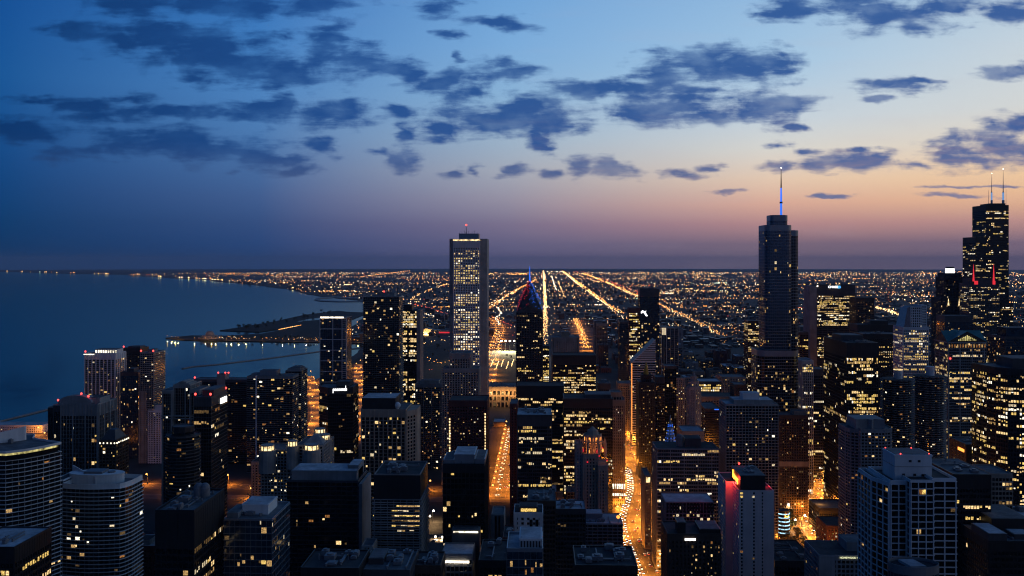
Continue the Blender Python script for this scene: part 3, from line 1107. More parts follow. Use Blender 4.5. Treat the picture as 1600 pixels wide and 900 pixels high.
ang = math.atan2(6, x1 - xk)
for (gx, ga, gb) in glyph:
    for (ox, wx, za, zb) in ((0, .11, ga, gb), (.24, .11, -.1, .45), (0, .34, -.1, .02), (.05, .26, .35, .47)):
        xx = xk + 6 + (gx + ox) * 4.6
        yy = Y + (xx - xk) * math.tan(ang) - .9
        mb.box(xx, xx + wx * 4.6, yy - .15, yy + .3, z - 2.5 + za * 4.6, z - 2.5 + zb * 4.6)
b.part('sign_lettering', mb, M['sign_w'])
b.done()
# rippled balcony tower
Y = 1330
x0, x1 = X_at(566, Y), X_at(625, Y)
z = Z_at(464, x0, Y)
b = Bld('skyscraper', 'tall dark tower of rippling white balcony edges with scattered lit rooms', 'building', (x0 + x1) / 2, Y + 18, near=False)
b.seg(rect(x0 + 1.5, x1 - 1.5, Y, Y + 36), 0, z, {**STY['bands'], 'sh': .0, 'pw': .1, 'lit': .09, 'fh': 3.05, 'bw': 3.2, 'cap': 0}, deck=True)
fl = MB()
k, q = z, 0
while k > 20:
    pts = []
    for (ax, ay, bx, by) in ((x0, Y, x1, Y), (x1, Y, x1, Y + 36), (x1, Y + 36, x0, Y + 36), (x0, Y + 36, x0, Y)):
        for s in range(10):
            tt = s / 10
            am = 1.0 + .9 * math.sin(tt * 9 + q * .32 + ax) * math.sin(q * .11 + tt * 3)
            nx, ny = (by - ay), -(bx - ax)
            ll = math.hypot(nx, ny)
            pts.append((ax + (bx - ax) * tt + nx / ll * am, ay + (by - ay) * tt + ny / ll * am))
    fl.prism(pts, k - .22, k)
    k -= 3.05
    q += 1
b.part('balcony_slabs', fl, M['grey'])
b.pent(x0 + 20, x0 + 45, Y + 8, Y + 28, z + .2, 5, 'grey')
b.beacon(x0 + 30, Y + 9, z + 5, 1.2)
b.done()
# bright office beside it
b = S('office_tower', 'brightly lit glass office with a pale grey end wall, right of the rippling balcony tower', 629, 651, 486, 1500, 44, 'office', wall='black', sh=.9, fh=3.9, lit=.75, pal='bright', cap=0,
      litfn=lambda i, k, nf, j, nb, l: 0 if (21 <= k <= 24 or k in (7,)) else (.0 if (j in (3,) and k > 5) else min(.92, l)), pent=[(.0, .6, .2, .8, 9, 'black')])
x0, x1, y0, y1, z = b.box
mb = MB(); mb.box(x1 + .2, x1 + 5.5, y0 - 1, y1 - 2, 0, z + 2)
b.part('end_wall', mb, M['grey'])
# the white marble shaft
Y = 1480
x0, x1 = X_at(702, Y), X_at(761, Y)
z = Z_at(373, x0, Y)
b = Bld('skyscraper', 'tallest pale ribbed tower left of centre, full of lit windows, with glowing top edge', 'building', (x0 + x1) / 2, Y + 29)
c = 6.0
P = [(x0 + c, Y), (x1 - 11, Y), (x1 - 11, Y + 55), (x0 + c, Y + 55)]
b.seg(P, 0, z - 3, {**STY['piers'], 'wall': 'white', 'bw': 4.1, 'pw': 1.7, 'pd': .9, 'sh': 1.7, 'sd': .25, 'fh': 3.9, 'lit': .75, 'pal': 'bright', 'cap': 11, 'mode': 'off'}, deck=True, sides=(0,),
      litfn=lambda i, k, nf, j, nb, l: 0 if k in (0,) else ({True: .96, False: .5}[(6 < k < 13) or (18 < k < 23) or (25 < k < 34) or (38 < k < 43) or (46 < k < 55)] if k > 2 else .3))
mb = MB()
mb.prism([(x0, Y + 3), (x0 + c - .02, Y - .5), (x0 + c - .02, Y + 55), (x0, Y + 52)], 0, z)
mb.prism([(x1 - 10.98, Y - .5), (x1, Y + 3), (x1, Y + 52), (x1 - 10.98, Y + 55)], 0, z)
b.part('corner_pier', mb, M['conc'])
mb = MB(); mb.box(x0 + c, x1 - 11, Y - .4, Y + .6, z - 4.2, z - .2)
b.part('top_beam', mb, M['white'])
mb = MB(); mb.box(x0 + c, x1 - 11, Y - .9, Y - .45, z - 3.2, z - 1.4)
b.part('light_band', mb, M['crown'])
b.pent(X_at(717, Y + 12), X_at(748, Y + 12), Y + 12, Y + 42, z - 3, 11, 'steel')
mb = MB()
for q in range(9):
    xx = X_at(718 + q * 3.3, Y + 14)
    mb.tube(xx, Y + 13 + (q % 3) * 8, z + 8, z + 10 + (q * 7 % 5), .25, n=5)
mb.tube(X_at(728.5, Y + 20), Y + 20, z + 8, z + 22, .7, .3, n=6)
b.part('mast', mb, M['gmetal'])
b.beacon(X_at(728.5, Y + 20), Y + 20, z + 20, 1.6)
b.done()
# twin-topped classical tower in front
Y = 1280
x0, x1 = X_at(690, Y), X_at(748, Y)
xa, xb = X_at(702, Y), X_at(735, Y)
z = Z_at(577, x0, Y)
b = Bld('apartment_tower', 'grey stone tower with a raised flat crown, standing before the tallest pale tower', 'building', (x0 + x1) / 2, Y + 18)
st = {**STY['piers'], 'wall': 'conc', 'lit': .16, 'bw': 3.6, 'pw': 1.5, 'sh': 1.2, 'fh': 3.2, 'pal': 'res', 'cap': 4}
b.seg(rect(x0, x1, Y, Y + 34), 0, z, st)
b.seg(rect(xa, xb, Y + 2, Y + 32), z, Z_at(553, xa, Y), {**st, 'cap': 7, 'lit': .12})
b.done()
b = S('apartment_tower', 'grey gridded tower with strong pale uprights, left of the dark red granite block', 649, 694, 601, 1375, 34, 'grid', wall='grey', bw=3.0, pw=.25, mj=4, mw=1.2, sh=.6, lit=.15, fh=3.1, cap=4, pent=[(.15, .8, .2, .8, 4.5, 'conc')])
# ribbed office with light roof and dish
b = S('office_tower', 'ribbed stone office with many lit windows, a pale sloped roof box and a white dome', 564, 634, 641, 950, 46, 'piers', wall='stone', bw=4.4, pw=1.1, pd=.9, sh=.7, fh=3.7, lit=.2, pal='off', cap=7,
      pent=[(.0, .75, .12, .9, 11, 'black', 'roofw')])
x0, x1, y0, y1, z = b.box
mb = MB(); mb.prism([(x1 + .5, y0 + 1), (x1 + 9.5, y0 + 14), (x1 + 9.5, y0 + 44), (x1 + .5, y0 + 44)], 0, z - 1)
w_ = b.part('end_wing', mb, M['stone'])
mb = MB()
t_ = Vector((9, 13)).normalized(); n_ = (t_.y, -t_.x)
k = z - 9
while k > 30:
    for s in (3.2, 7.6, 12):
        cx, cy5 = x1 + .5 + t_.x * s, y0 + 1 + t_.y * s
        mb.prism([(cx - t_.x * 1.3 + n_[0] * .02, cy5 - t_.y * 1.3 + n_[1] * .02), (cx - t_.x * 1.3 + n_[0] * .05, cy5 - t_.y * 1.3 + n_[1] * .05), (cx + t_.x * 1.3 + n_[0] * .05, cy5 + t_.y * 1.3 + n_[1] * .05), (cx + t_.x * 1.3 + n_[0] * .02, cy5 + t_.y * 1.3 + n_[1] * .02)], k, k + 2.3)
    k -= 3.7
mb.build('window', M['gblack'], w_)
mb = MB(); mb.ball(X_at(621, 958), 958, z + 4, 3.4, n=12, k=8); mb.tube(X_at(621, 958), 958, z, z + 1.5, 1.5, n=8)
b.part('dome', mb, M['white'])
# dark red block
b = S('office_tower', 'dark red granite block with a bright vertical line of lights at each corner', 701, 761, 627, 1100, 44, 'office', wall='red', bw=3.2, pw=1.4, sh=1.8, fh=3.4, lit=.16, mode='res', pal='res', cap=6, roof='roofd')
x0, x1, y0, y1, z = b.box
for q, za in ((x0 + 1.3, z - 20), (x1 - 2.2, z - 14)):
    mb = MB()
    k = za
    while k > 25:
        mb.box(q - .7, q + .7, y0 - .75, y0 - .36, k - 2.2, k); k -= 3.4
    b.part('stair_window', mb, M['crown'])
# hotel with lit turrets
Y = 900
x0, x1, xm = X_at(405, Y), X_at(505, Y), X_at(462, Y)
z = Z_at(706, x0, Y)
b = Bld('hotel', 'pale gridded hotel with golden lit crowns on its corner turrets', 'building', (x0 + x1) / 2, Y + 20, near=True)
st = {**STY['grid'], 'wall': 'conc', 'lit': .19, 'bw': 3.3, 'pw': .9, 'sh': 1.1, 'pal': 'white', 'cap': 0}
b.seg(rect(x0, xm - .4, Y + 6, Y + 38), 0, z, st)
b.seg(rect(xm, x1, Y, Y + 46), 0, z + 6, {**st, 'lit': .1})
mb = MB(); mb.prism(rect(xm + 5, x1 - 2, Y + 8, Y + 42), z + 6.3, z + 13, top=rect(xm + 12, x1 - 10, Y + 20, Y + 30)); b.part('hipped_roof', mb, M['conc'])
for (px_, yy, rr, zz_) in ((418, Y + 5, 8.5, z + 1), (457, Y - 1, 6, z + 6.5), (487, Y - 1, 9, z + 3), (506, Y + 30, 8, z + 7), (500, Y + 46, 7, z + 10)):
    xx = X_at(px_, yy)
    mb = MB(); mb.tube(xx, yy, zz_ - 22, zz_, rr, n=14); mb.tube(xx, yy, zz_ + 4.2, zz_ + 5.2, rr * .75, n=14)
    for q in range(10):
        aa = 2 * math.pi * q / 10
        mb.box(xx + rr * .8 * math.cos(aa) - .35, xx + rr * .8 * math.cos(aa) + .35, yy + rr * .8 * math.sin(aa) - .35, yy + rr * .8 * math.sin(aa) + .35, zz_ - .1, zz_ + 4.3)
    tu = b.part('turret', mb, M['conc'])
    mb = MB(); mb.tube(xx, yy, zz_ + .1, zz_ + 3.4, rr * .68, n=14)
    mb.build('light_band', M['crown'], tu)
b.done()
b = S('apartment_tower', 'wide dark banded block with a long pale plant room and orange-lit lower floors', 448, 559, 753, 650, 34, 'bands', wall='char', sd=.7, sh=.35, pw=.2, bw=4.0, fh=3.15, lit=.055, pal='orange', cap=0, roof='roofd',
      pent=[(.05, .97, .1, .8, 6.5, 'grey', 'roofw'), (.82, .97, .3, .9, 9, 'grey', 'roofw')], units=0,
      litfn=lambda i, k, nf, j, nb, l: .11 if k > 16 and 4 < j < 14 else .045)
x0, x1, y0, y1, z = b.box
mb = MB(); mb.box(x1 + .9, x1 + 3.2, y0 - 1.0, y1, 0, z - 1); b.part('end_wall', mb, M['grey'])
# low glass office bottom left
b = S('office_block', 'glass office with pale penthouse and lit corner rooms, beside the black blue-roofed block', 350, 425, 813, 560, 40, 'glass', wall='steel', glass='gblue', fh=4, bw=3.2, sh=.4, pw=.15, sd=.3, lit=.07, pal='warm', cap=0, pent=[(.25, .8, .3, .8, 6, 'white', 'roofw'), (.02, .25, .1, .6, 3, 'grey')],
      units=4, litfn=lambda i, k, nf, j, nb, l: .8 if (k == 0 and (i == 1 and j < 4 or i == 0 and j > nb - 4)) else (.4 if k in (6, 9) and i == 0 else .035))
b = S('office_block', 'black windowless-topped block with a wide blue-grey roof crowded with plant', 243, 303, 801, 520, 50, 'office', wall='black', glass='gblack', fh=4, bw=3.0, sh=1.2, pw=.3, lit=.18, pal='off', cap=20, roof='roof', par=1.6, units=9,
      litfn=lambda i, k, nf, j, nb, l: (.9 if k == 0 and i == 1 else (.5 if i == 1 and k in (4, 8) else (.45 if i == 0 and k in (1, 3, 5, 6) else .04))))
x0, x1, y0, y1, z = b.box
for q in (.55, .72):
    mb = MB(); mb.tube(x0 + (x1 - x0) * q, y0 + 34, z + .3, z + 6, 3.0, n=14); mb.ball(x0 + (x1 - x0) * q, y0 + 34, z + 6, 2.9, n=12, k=6)
    b.part('cooling_tower', mb, M['gmetal'])
# tower under construction with lit parking floors
Y = 620
b = S('apartment_tower', 'tower with a black unfinished top and open brightly lit floors halfway up', 585, 656, 743, Y, 40, 'bands', wall='grey', sd=1.2, sh=.5, pw=.5, bw=4.6, fh=3.3, lit=.01, cap=16, roof='roofd', units=8,
      litfn=lambda i, k, nf, j, nb, l: .0)
x0, x1, y0, y1, z = b.box
b.frame_swap = True
mb = MB(); mb.box(x0 - .35, x1 + .35, y0 - .35, y1 + .3, z - 16.5, z + .2); b.part('black_hoarding', mb, M['black'])
xq = x0 + (x1 - x0) * .38
for k in range(6):
    zt = Z_at(787, xq, Y) - k * 3.3
    xx = xq
    while xx < x1 - 1:
        w = min(rng.uniform(1.6, 5.5), x1 - xx)
        hh = rng.uniform(.9, 1.9)
        if rng.random() < .88:
            mb = MB(); mb.box(xx + .15, xx + w - .15, y0 - .16, y0 - .1, zt - .5 - hh, zt - .5)
            b.part('lit_floor', mb, WIN[rng.choice((7, 3, 1, 0, 1, 2))])
        xx += w
for k in range(16):
    zt = z - 17.5 - k * 3.3
    mb = MB(); mb.box(x0 - 1.4, x1 + 1.4, y0 - 1.45, y0 - 1.2, zt - .55, zt + .15); mb.box(x1 + 1.2, x1 + 1.45, y0 - 1.4, y1, zt - .55, zt + .15)
    b.part('slab_edge', mb, M['conc'])
# dark terraced office
b = S('office_tower', 'black glass tower with a stepped blue-grey roof, beside the glowing orange street', 692, 757, 727, 640, 40, 'office', wall='black', bw=2.6, sh=.8, pw=.2, lit=.1, pal='off', mode='res', cap=5, roof='roofd',
      pent=[(.26, .75, .1, .8, 6, 'steel', 'roofw'), (.0, .25, .1, .7, 2.5, 'steel'), (.76, 1.0, .1, .9, 3, 'steel')], units=6, litfn=lambda i, k, nf, j, nb, l: .5 if k in (7, 12) and i == 0 and j % 9 > 3 else .085)
b = S('office_block', 'low podium block with two bright terraces at the foot of the black stepped tower', 690, 738, 868, 560, 22, 'office', wall='grey', lit=.15, cap=2, fh=4, roof='roofw')
x0, x1, y0, y1, z = b.box
mb = MB(); mb.box(x0 + 2, x1 - 2, y0 - .8, y0 - .3, z - 4.2, z - 3.2); b.part('light_strip', mb, M['lampw'])
mb = MB(); mb.box(x0 + 5, x1 + 2, y0 + 26, y0 + 26.6, z + 9.5, z + 10.4); mb.box(x0 + 4, x1 + 3, y0 + 22.3, y0 + 30, 0, z + 9); b.part('upper_terrace', mb, M['char'])
mb = MB(); mb.box(x0 + 5, x1 + 2, y0 + 21.4, y0 + 21.9, z + 7.4, z + 8.3); b.part('light_strip', mb, M['crownw'])
S('service_block', 'small pale windowless block between the banded block and the unfinished tower', 565, 582, 855, 600, 16, 'punched', wall='conc', lit=0, pw=3, cap=6)
S('office_block', 'low tar-black roof with ducts at the bottom edge below the banded block', 470, 560, 890, 470, 30, 'office', wall='black', lit=.05, cap=4, roof='roofd', units=6)
S('office_block', 'slightly lower dark roof with a plant room at the bottom edge below the unfinished tower', 563, 640, 893, 480, 34, 'office', wall='char', lit=.05, cap=4, roof='roof', units=5, pent=[(.1, .4, .3, .8, 3, 'char')])
S('office_block', 'dark set-back roof at the bottom edge left of the lit terraces', 644, 688, 886, 500, 24, 'office', wall='brown', lit=.1, cap=3, roof='roofd', units=4)
# glass building with white roof frame
b = S('office_block', 'dark blue glass block with a white framed roof room and warm lit rooms, bottom centre', 792, 848, 862, 480, 30, 'glass', wall='steel', lit=.05, pal='warm', fh=4, cap=0, roof='roofw', pent=[(.35, .97, .15, .85, 5, 'white', 'roofw')],
      litfn=lambda i, k, nf, j, nb, l: .6 if (k in (1, 2) and j in (3, 4, 6, 7) and i == 0) else .03, par=1.8)
x0, x1, y0, y1, z = b.box
mb = MB()
for q in range(7):
    mb.box(x0 + (x1 - x0) * (.38 + .55 * q / 6.5), x0 + (x1 - x0) * (.38 + .55 * q / 6.5) + .9, y0 + 4.2, y0 + 4.45, z + 1, z + 4.2)
b.part('louvre', mb, M['black'])
b = S('apartment_block', 'small white block with dark punched windows and a glowing top row, beside the gridded block', 803, 848, 803, 680, 24, 'punched', wall='white', bw=4.2, pw=2.4, sh=1.4, fh=3.3, lit=.02, cap=2, roof='roofd')
x0, x1, y0, y1, z = b.box
b.pent(x0 + 4, x1 - 4, y0 + 4, y0 + 18, z + .2, 3.4, 'brown')
for q in range(9):
    mb = MB(); xx = x0 + 5 + (x1 - x0 - 11) * q / 8; mb.box(xx, xx + 1.3, y0 + 3.5, y0 + 3.72, z + .7, z + 3.0); b.part('window', mb, WIN[7])
mb = MB()
for q in (.55, .75):
    mb.box(x0 + (x1 - x0) * q, x0 + (x1 - x0) * (q + .1), y0 - .42, y0 - .3, z - 60, z - 4)
b.part('stair_glazing', mb, M['gblack'])
b = S('hotel', 'broad dark block with fine pale window grid and pale roof, left of the avenue', 856, 973, 819, 840, 34, 'grid', wall='conc', bw=4.4, pw=.5, sh=.75, fh=3.0, lit=.028, pal='warm', cap=0, roof='roofw', par=.9, units=9,
      litfn=lambda i, k, nf, j, nb, l: .0 if k < 3 else l)
x0, x1, y0, y1, z = b.box
mb = MB(); mb.box(x0 + 4, x0 + 24, y0 - .35, y0 - .2, z - 3.2, z - 1.6); b.part('lit_window_strip', mb, WIN[6])
b.pent(x0 + 28, x0 + 50, y0 + 14, y0 + 30, z + .2, 5, 'steel', 'roofw')
mb = MB(); mb.tube(x1 - 4, y0 + 1, z, z + 6, .25, n=6); fl_ = b.part('floodlight_mast', mb, M['gmetal'])
mb = MB(); mb.ball(x1 - 4, y0 + 1, z + 6.5, 1.6, n=10, k=6); mb.build('lamp', M['sign_o'], fl_)
b = S('office_block', 'low black roof with pale blue plant boxes at the foot of the avenue', 899, 996, 886, 500, 34, 'office', wall='black', lit=.02, cap=3, roof='roofd', units=9)
S('car_park', 'dark stepped roofs between the white block and the ribbed office in the centre', 824, 868, 784, 760, 40, 'office', wall='brown', lit=.03, cap=3, units=5, roof='roof')
S('hotel_wing', 'low pale-roofed wing behind the fine-gridded block', 866, 915, 797, 790, 30, 'office', wall='char', lit=.05, cap=3, units=6, roof='roofw')
S('office_block', 'grey block with four small yellow windows one above another, left of the white block', 768, 787, 806, 700, 24, 'punched', wall='conc', bw=5, pw=4.0, sh=1.8, lit=.0, cap=2, litfn=lambda i, k, nf, j, nb, l: 1.0 if (i == 0 and j == 2 and k < 5) else 0)
S('office_block', 'small reddish dark block between the four-window grey block and the blue glass block', 786, 801, 842, 640, 30, 'punched', wall='red', lit=.05, cap=3, roof='roofd', units=2)
S('office_block', 'low dark roof at the bottom edge between the lit terraces and the blue glass block', 748, 792, 878, 540, 40, 'office', wall='black', lit=.12, cap=3, roof='roofd', units=3)
# ------------------------------------------------------------------ centre
b = S('office_tower', 'dark office with a pale mottled flat roof and rows of lit windows, at the centre', 808, 862, 649, 980, 46, 'office', wall='char', bw=2.0, pw=.4, mj=8, mw=1.0, sh=1.2, fh=3.8, lit=.5, pal='off', cap=11, roof='roofw', par=.8, units=7,
      litfn=lambda i, k, nf, j, nb, l: (0 if k in (5, 12, 13, 17, 18, 20, 21, 23, 24, 26) else min(.85, l * 1.1)) if i == 0 else .03)
S('office_tower', 'black office with lit floors and a deep dark top, just behind the pale-roofed centre office', 808, 881, 604, 1250, 44, 'office', wall='black', bw=2.6, lit=.42, cap=15, roof='roofd')
S('office_tower', 'second black office with lit floors, right of the pale-roofed centre office', 881, 957, 624, 1130, 44, 'office', wall='black', bw=2.6, lit=.5, cap=10, roof='roofd', pent=[(.45, .98, .2, .9, 4, 'char', 'roof')],
  litfn=lambda i, k, nf, j, nb, l: l * (.9 if j < nb * .55 or k < 4 else .3))
S('office_tower', 'wide office of evenly lit floors under a black top, behind the two black centre offices', 864, 931, 556, 1480, 44, 'office', wall='black', bw=2.4, sh=1.5, fh=3.8, lit=.62, pal='bright', cap=14, roof='roofd', litfn=lambda i, k, nf, j, nb, l: min(.8, max(.35, l)))
S('office_tower', 'blank grey block with a pale box on top, behind the evenly lit wide office', 862, 905, 528, 1620, 40, 'punched', wall='grey', pw=3.4, lit=.005, cap=6, pent=[(.35, .65, .2, .8, 9, 'stone')])
S('office_tower', 'narrow tower with short lit rows, squeezed right of the red and blue crowned spire', 848, 858, 541, 1700, 30, 'office', wall='char', lit=.5, pal='white', cap=4)
# tower with the pointed red and blue crown
Y = 1500
x0, x1 = X_at(807, Y), X_at(848, Y)
z = Z_at(488, x0, Y)
xm = (x0 + x1) / 2
b = Bld('skyscraper', 'dark tower with a pointed crown lit red on the left and blue on the right', 'building', xm, Y + 20)
b.seg(rect(x0, x1, Y, Y + 40), 0, z, {**STY['piers'], 'wall': 'char', 'bw': 2.6, 'pw': .9, 'pd': .7, 'sh': 1.3, 'lit': .3, 'pal': 'off', 'mode': 'off', 'cap': 0}, deck=False)
ap = Z_at(437, xm, Y + 20)
mb = MB()
zs = z + 12
mb.add([(x0, Y, z), (xm, Y, zs), (x1, Y, z), (x1, Y + 20, zs), (x1, Y + 40, z), (xm, Y + 40, zs), (x0, Y + 40, z), (x0, Y + 20, zs), (xm, Y + 20, ap)],
       [(0, 1, 8), (1, 2, 8), (2, 3, 8), (3, 4, 8), (4, 5, 8), (5, 6, 8), (6, 7, 8), (7, 0, 8), (0, 2, 1), (2, 4, 3), (4, 6, 5), (6, 0, 7)])
cr = b.part('crown', mb, M['char'])
cm = MB()
cn = [Vector(q) for q in ((x0, Y, z), (xm, Y, zs), (x1, Y, z), (x1, Y + 20, zs), (x1, Y + 40, z), (xm, Y + 20, ap), (x0, Y + 20, zs), (x0, Y + 40, z))]
red, blu = MB(), MB()
apx = cn[5]
for (a, c2, store) in ((cn[0], cn[1], red), (cn[1], cn[2], blu), (cn[2], cn[3], blu), (cn[6], cn[0], red), (cn[3], cn[4], blu)):
    for r_ in range(1, 14):
        for s in range(0, 9):
            t = r_ / 14
            base_ = a.lerp(c2, s / 8)
            q = base_.lerp(apx, t)
            if rng.random() < .18 + .4 * t and s % (1 if t < .5 else 2) == 0:
                nrm = Vector((q.x - xm, q.y - (Y + 20), 6)).normalized() * .5
                q = q + nrm
                store.ball(q.x, q.y, q.z, rng.choice((.42, .55, .7)), n=5, k=3)
red.build('accent_light', M['redx'], cr)['kind'] = 'stuff'
blu.build('accent_light', M['blue_l'], cr)['kind'] = 'stuff'
mb = MB(); mb.tube(xm, Y + 20, ap - 4, ap + 22, 1.3, .25, n=8); sp_ = b.part('spire', mb, M['blue_l'])
b.done()
# cathedral-like stone tower with glowing crown
Y = 905
xc = X_at(926, Y + 15)
b = Bld('office_tower', 'dark stone tower with flying buttresses glowing orange and red at its crown', 'building', xc, Y + 15, near=True)
st = {**STY['punched'], 'wall': 'stone', 'bw': 3.2, 'pw': 1.7, 'sh': 1.3, 'lit': .02, 'cap': 3}
zc = Z_at(718, xc, Y)
b.seg(rect(X_at(911, Y), X_at(935, Y), Y + 3, Y + 30), 0, zc + 4, st)
b.seg(rect(X_at(934, Y) + .4, X_at(949.5, Y), Y - 4, Y + 28), 0, Z_at(728, xc, Y), st)
b.seg(rect(X_at(900, Y), X_at(911, Y) - .3, Y + 6, Y + 28), 0, Z_at(697, xc, Y), {**st, 'wall': 'grey'})
b.seg(circ(xc, Y + 16, 9, 8), zc + 4, zc + 21, {**st, 'bw': 7, 'pw': 2.6, 'sh': 2, 'cap': 6})
mb = MB()
for q in range(8):
    a_ = R(22.5 + 45 * q)
    ca, sa = math.cos(a_), math.sin(a_)
    mb.prism([(xc + ca * 12.5 - sa * .8, Y + 16 + sa * 12.5 + ca * .8), (xc + ca * 12.5 + sa * .8, Y + 16 + sa * 12.5 - ca * .8), (xc + ca * 14.5 + sa * .8, Y + 16 + sa * 14.5 - ca * .8), (xc + ca * 14.5 - sa * .8, Y + 16 + sa * 14.5 + ca * .8)], zc, zc + 14)
    for (r0, r1, za, zb) in ((9.2, 12.6, zc + 9, zc + 13),):
        mb.add([(xc + ca * r0 - sa * .5, Y + 16 + sa * r0 + ca * .5, zb + 3), (xc + ca * r1 - sa * .5, Y + 16 + sa * r1 + ca * .5, za), (xc + ca * r1 + sa * .5, Y + 16 + sa * r1 - ca * .5, za), (xc + ca * r0 + sa * .5, Y + 16 + sa * r0 - ca * .5, zb + 3),
                (xc + ca * r0 - sa * .5, Y + 16 + sa * r0 + ca * .5, zb + 5), (xc + ca * r1 - sa * .5, Y + 16 + sa * r1 + ca * .5, za + 3), (xc + ca * r1 + sa * .5, Y + 16 + sa * r1 - ca * .5, za + 3), (xc + ca * r0 + sa * .5, Y + 16 + sa * r0 - ca * .5, zb + 5)],
               [(0, 1, 2, 3), (7, 6, 5, 4), (0, 4, 5, 1), (2, 6, 7, 3)])
    mb.cone([(xc + ca * 13.5 + .9 * math.cos(R(90 * w)), Y + 16 + sa * 13.5 + .9 * math.sin(R(90 * w))) for w in range(4)], zc + 14, (xc + ca * 13.5, Y + 16 + sa * 13.5, zc + 18))
b.part('buttress', mb, M['stone'])
mb = MB(); mb.tube(xc, Y + 16, zc + 21, zc + 26, 6.5, 5, n=8); mb.tube(xc, Y + 16, zc + 26, zc + 29, 4, 1, n=8); b.part('lantern', mb, M['stone'])
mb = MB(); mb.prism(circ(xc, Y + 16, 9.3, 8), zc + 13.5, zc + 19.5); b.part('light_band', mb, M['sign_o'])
CROWN_LAMPS = [(xc + 12.5 * math.cos(R(w)), Y + 16 + 12.5 * math.sin(R(w)), zc + 7.5, (1, .3, .06), 2600.0) for w in (200, 245, 292, 338)]
for q in range(8):
    a_ = R(22.5 + 45 * q)
    mb = MB(); mb.ball(xc + math.cos(a_) * 10.6, Y + 16 + math.sin(a_) * 10.6, zc + 6.5, .9, sz=2.2); b.part('lamp', mb, M['sign_o' if q % 2 else 'redx'])
    mb = MB(); mb.ball(xc + math.cos(a_) * 15, Y + 16 + math.sin(a_) * 15, zc + 3 - 6 * (q % 2), .8); b.part('lamp', mb, M['redx'])
b.done()
Y = 1180
x0, x1 = X_at(950, Y), X_at(977, Y)
z = Z_at(626, x0, Y)
b = Bld('office_tower', 'brown stone tower with lit window columns and bright base, beside the glowing avenue', 'building', (x0 + x1) / 2, Y + 18, near=True)
b.seg(rect(x0, x1, Y, Y + 36), 0, z, {**STY['piers'], 'wall': 'stone', 'bw': 2.4, 'pw': 1.1, 'mj': 4, 'mw': 1.8, 'sh': 1.5, 'sd': .2, 'lit': .1, 'cap': 6, 'pal': 'white'})
b.seg(rect(x0 + 4, x1 - 4, Y + 5, Y + 28), z, z + 9, {**STY['piers'], 'wall': 'stone', 'lit': .04, 'cap': 5})
mb = MB()
for q in range(7):
    mb.box(x0 + 3 + q * 2.8, x0 + 4.6 + q * 2.8, Y - 1.1, Y - .85, 21, 27); mb.box(x0 + 3 + q * 2.8, x0 + 4.8 + q * 2.8, Y - 1.1, Y - .85, 12, 15)
b.part('lit_base', mb, M['crownw'])
b.done()
# ================================================================== buildings, right part of the view
# dark terracotta tower with golden tip
Y = 1330
x0, x1 = X_at(998, Y), X_at(1023, Y)
z = Z_at(598, x0, Y)
xm = X_at(1011, Y)
b = Bld('office_tower', 'almost black stepped tower with a small gold tip, in front of the slanted white-striped roof', 'building', (x0 + x1) / 2, Y + 18)
st = {**STY['punched'], 'wall': 'black', 'bw': 3.0, 'pw': 1.6, 'lit': .22, 'pal': 'warm'}
b.seg(rect(x0, x1, Y, Y + 34), 0, z, st)
b.seg(rect(xm - 7, xm + 7, Y + 6, Y + 20), z, z + 10, {**st, 'lit': .05})
mb = MB(); mb.tube(xm, Y + 13, z + 10, z + 18, 4, 3, n=8); mb.tube(xm, Y + 13, z + 18, z + 29, 2.6, .4, n=8); b.part('gilded_tip', mb, wallmat('gold_leaf', (.45, .28, .06), .4, .2, .3, metal=.8))
b.done()
# slanted diamond roof
Y = 1560
x0, x1 = X_at(988, Y), X_at(1024, Y)
zl, zr = Z_at(566, x0, Y), Z_at(531, x1, Y)
b = Bld('office_tower', 'white-striped office with a steeply slanted roof, right of the lit avenue', 'building', (x0 + x1) / 2, Y + 20)
b.seg(rect(x0, x1, Y, Y + 42), 0, zl, {**STY['bands'], 'wall': 'white', 'sh': 1.5, 'fh': 3.9, 'pw': .1, 'sd': .3, 'lit': .1, 'pal': 'off', 'cap': 0}, deck=False)
mb = MB()
mb.add([(x0, Y, zl), (x1, Y, zl), (x1, Y, zr), (x0, Y + 42, zl), (x1, Y + 42, zl), (x1, Y + 42, zr)], [(0, 1, 2), (4, 3, 5), (0, 2, 5, 3), (1, 4, 5, 2)])
sl = b.part('slanted_roof', mb, M['black'])
mb = MB()
k = zl + .6
while k < zr - 1:
    f0 = (k - zl) / (zr - zl)
    mb.box(x0 + (x1 - x0) * f0, x1 + .2, Y - .35, Y - .02, k, k + 1.7)
    k += 3.1
mb.add([(x0 - .3, Y - .3, zl - .6), (x1 + .3, Y - .3, zr - .2), (x1 + .3, Y - .3, zr + .8), (x0 - .3, Y - .3, zl + .6), (x0 - .3, Y + 1, zl - .6), (x1 + .3, Y + 1, zr - .2), (x1 + .3, Y + 1, zr + .8), (x0 - .3, Y + 1, zl + .6)],
       [(0, 1, 2, 3), (3, 2, 6, 7), (5, 4, 7, 6)])
mb.build('stripe', M['white'], sl)
mb = MB(); mb.box(x0 - 1.3, x0 - .5, Y - .8, Y + .2, 20, zl - 2); b.part('light_strip', mb, M['sign_o'])
b.done()
S('skyscraper', 'tall blue glass tower with a white emblem, rising behind the slanted striped roof', 1000, 1030, 452, 1960, 40, 'glass', lit=.12, pal='warm', cap=16, roof='roofd', litfn=lambda i, k, nf, j, nb, l: .02 if k < 14 else .16)
bb = BUILDINGS[-1]
x0, x1, y0, y1, z = bb.box
mb = MB()
cx, cz = X_at(1006, 1960), Z_at(489, X_at(1006, 1960), 1960)
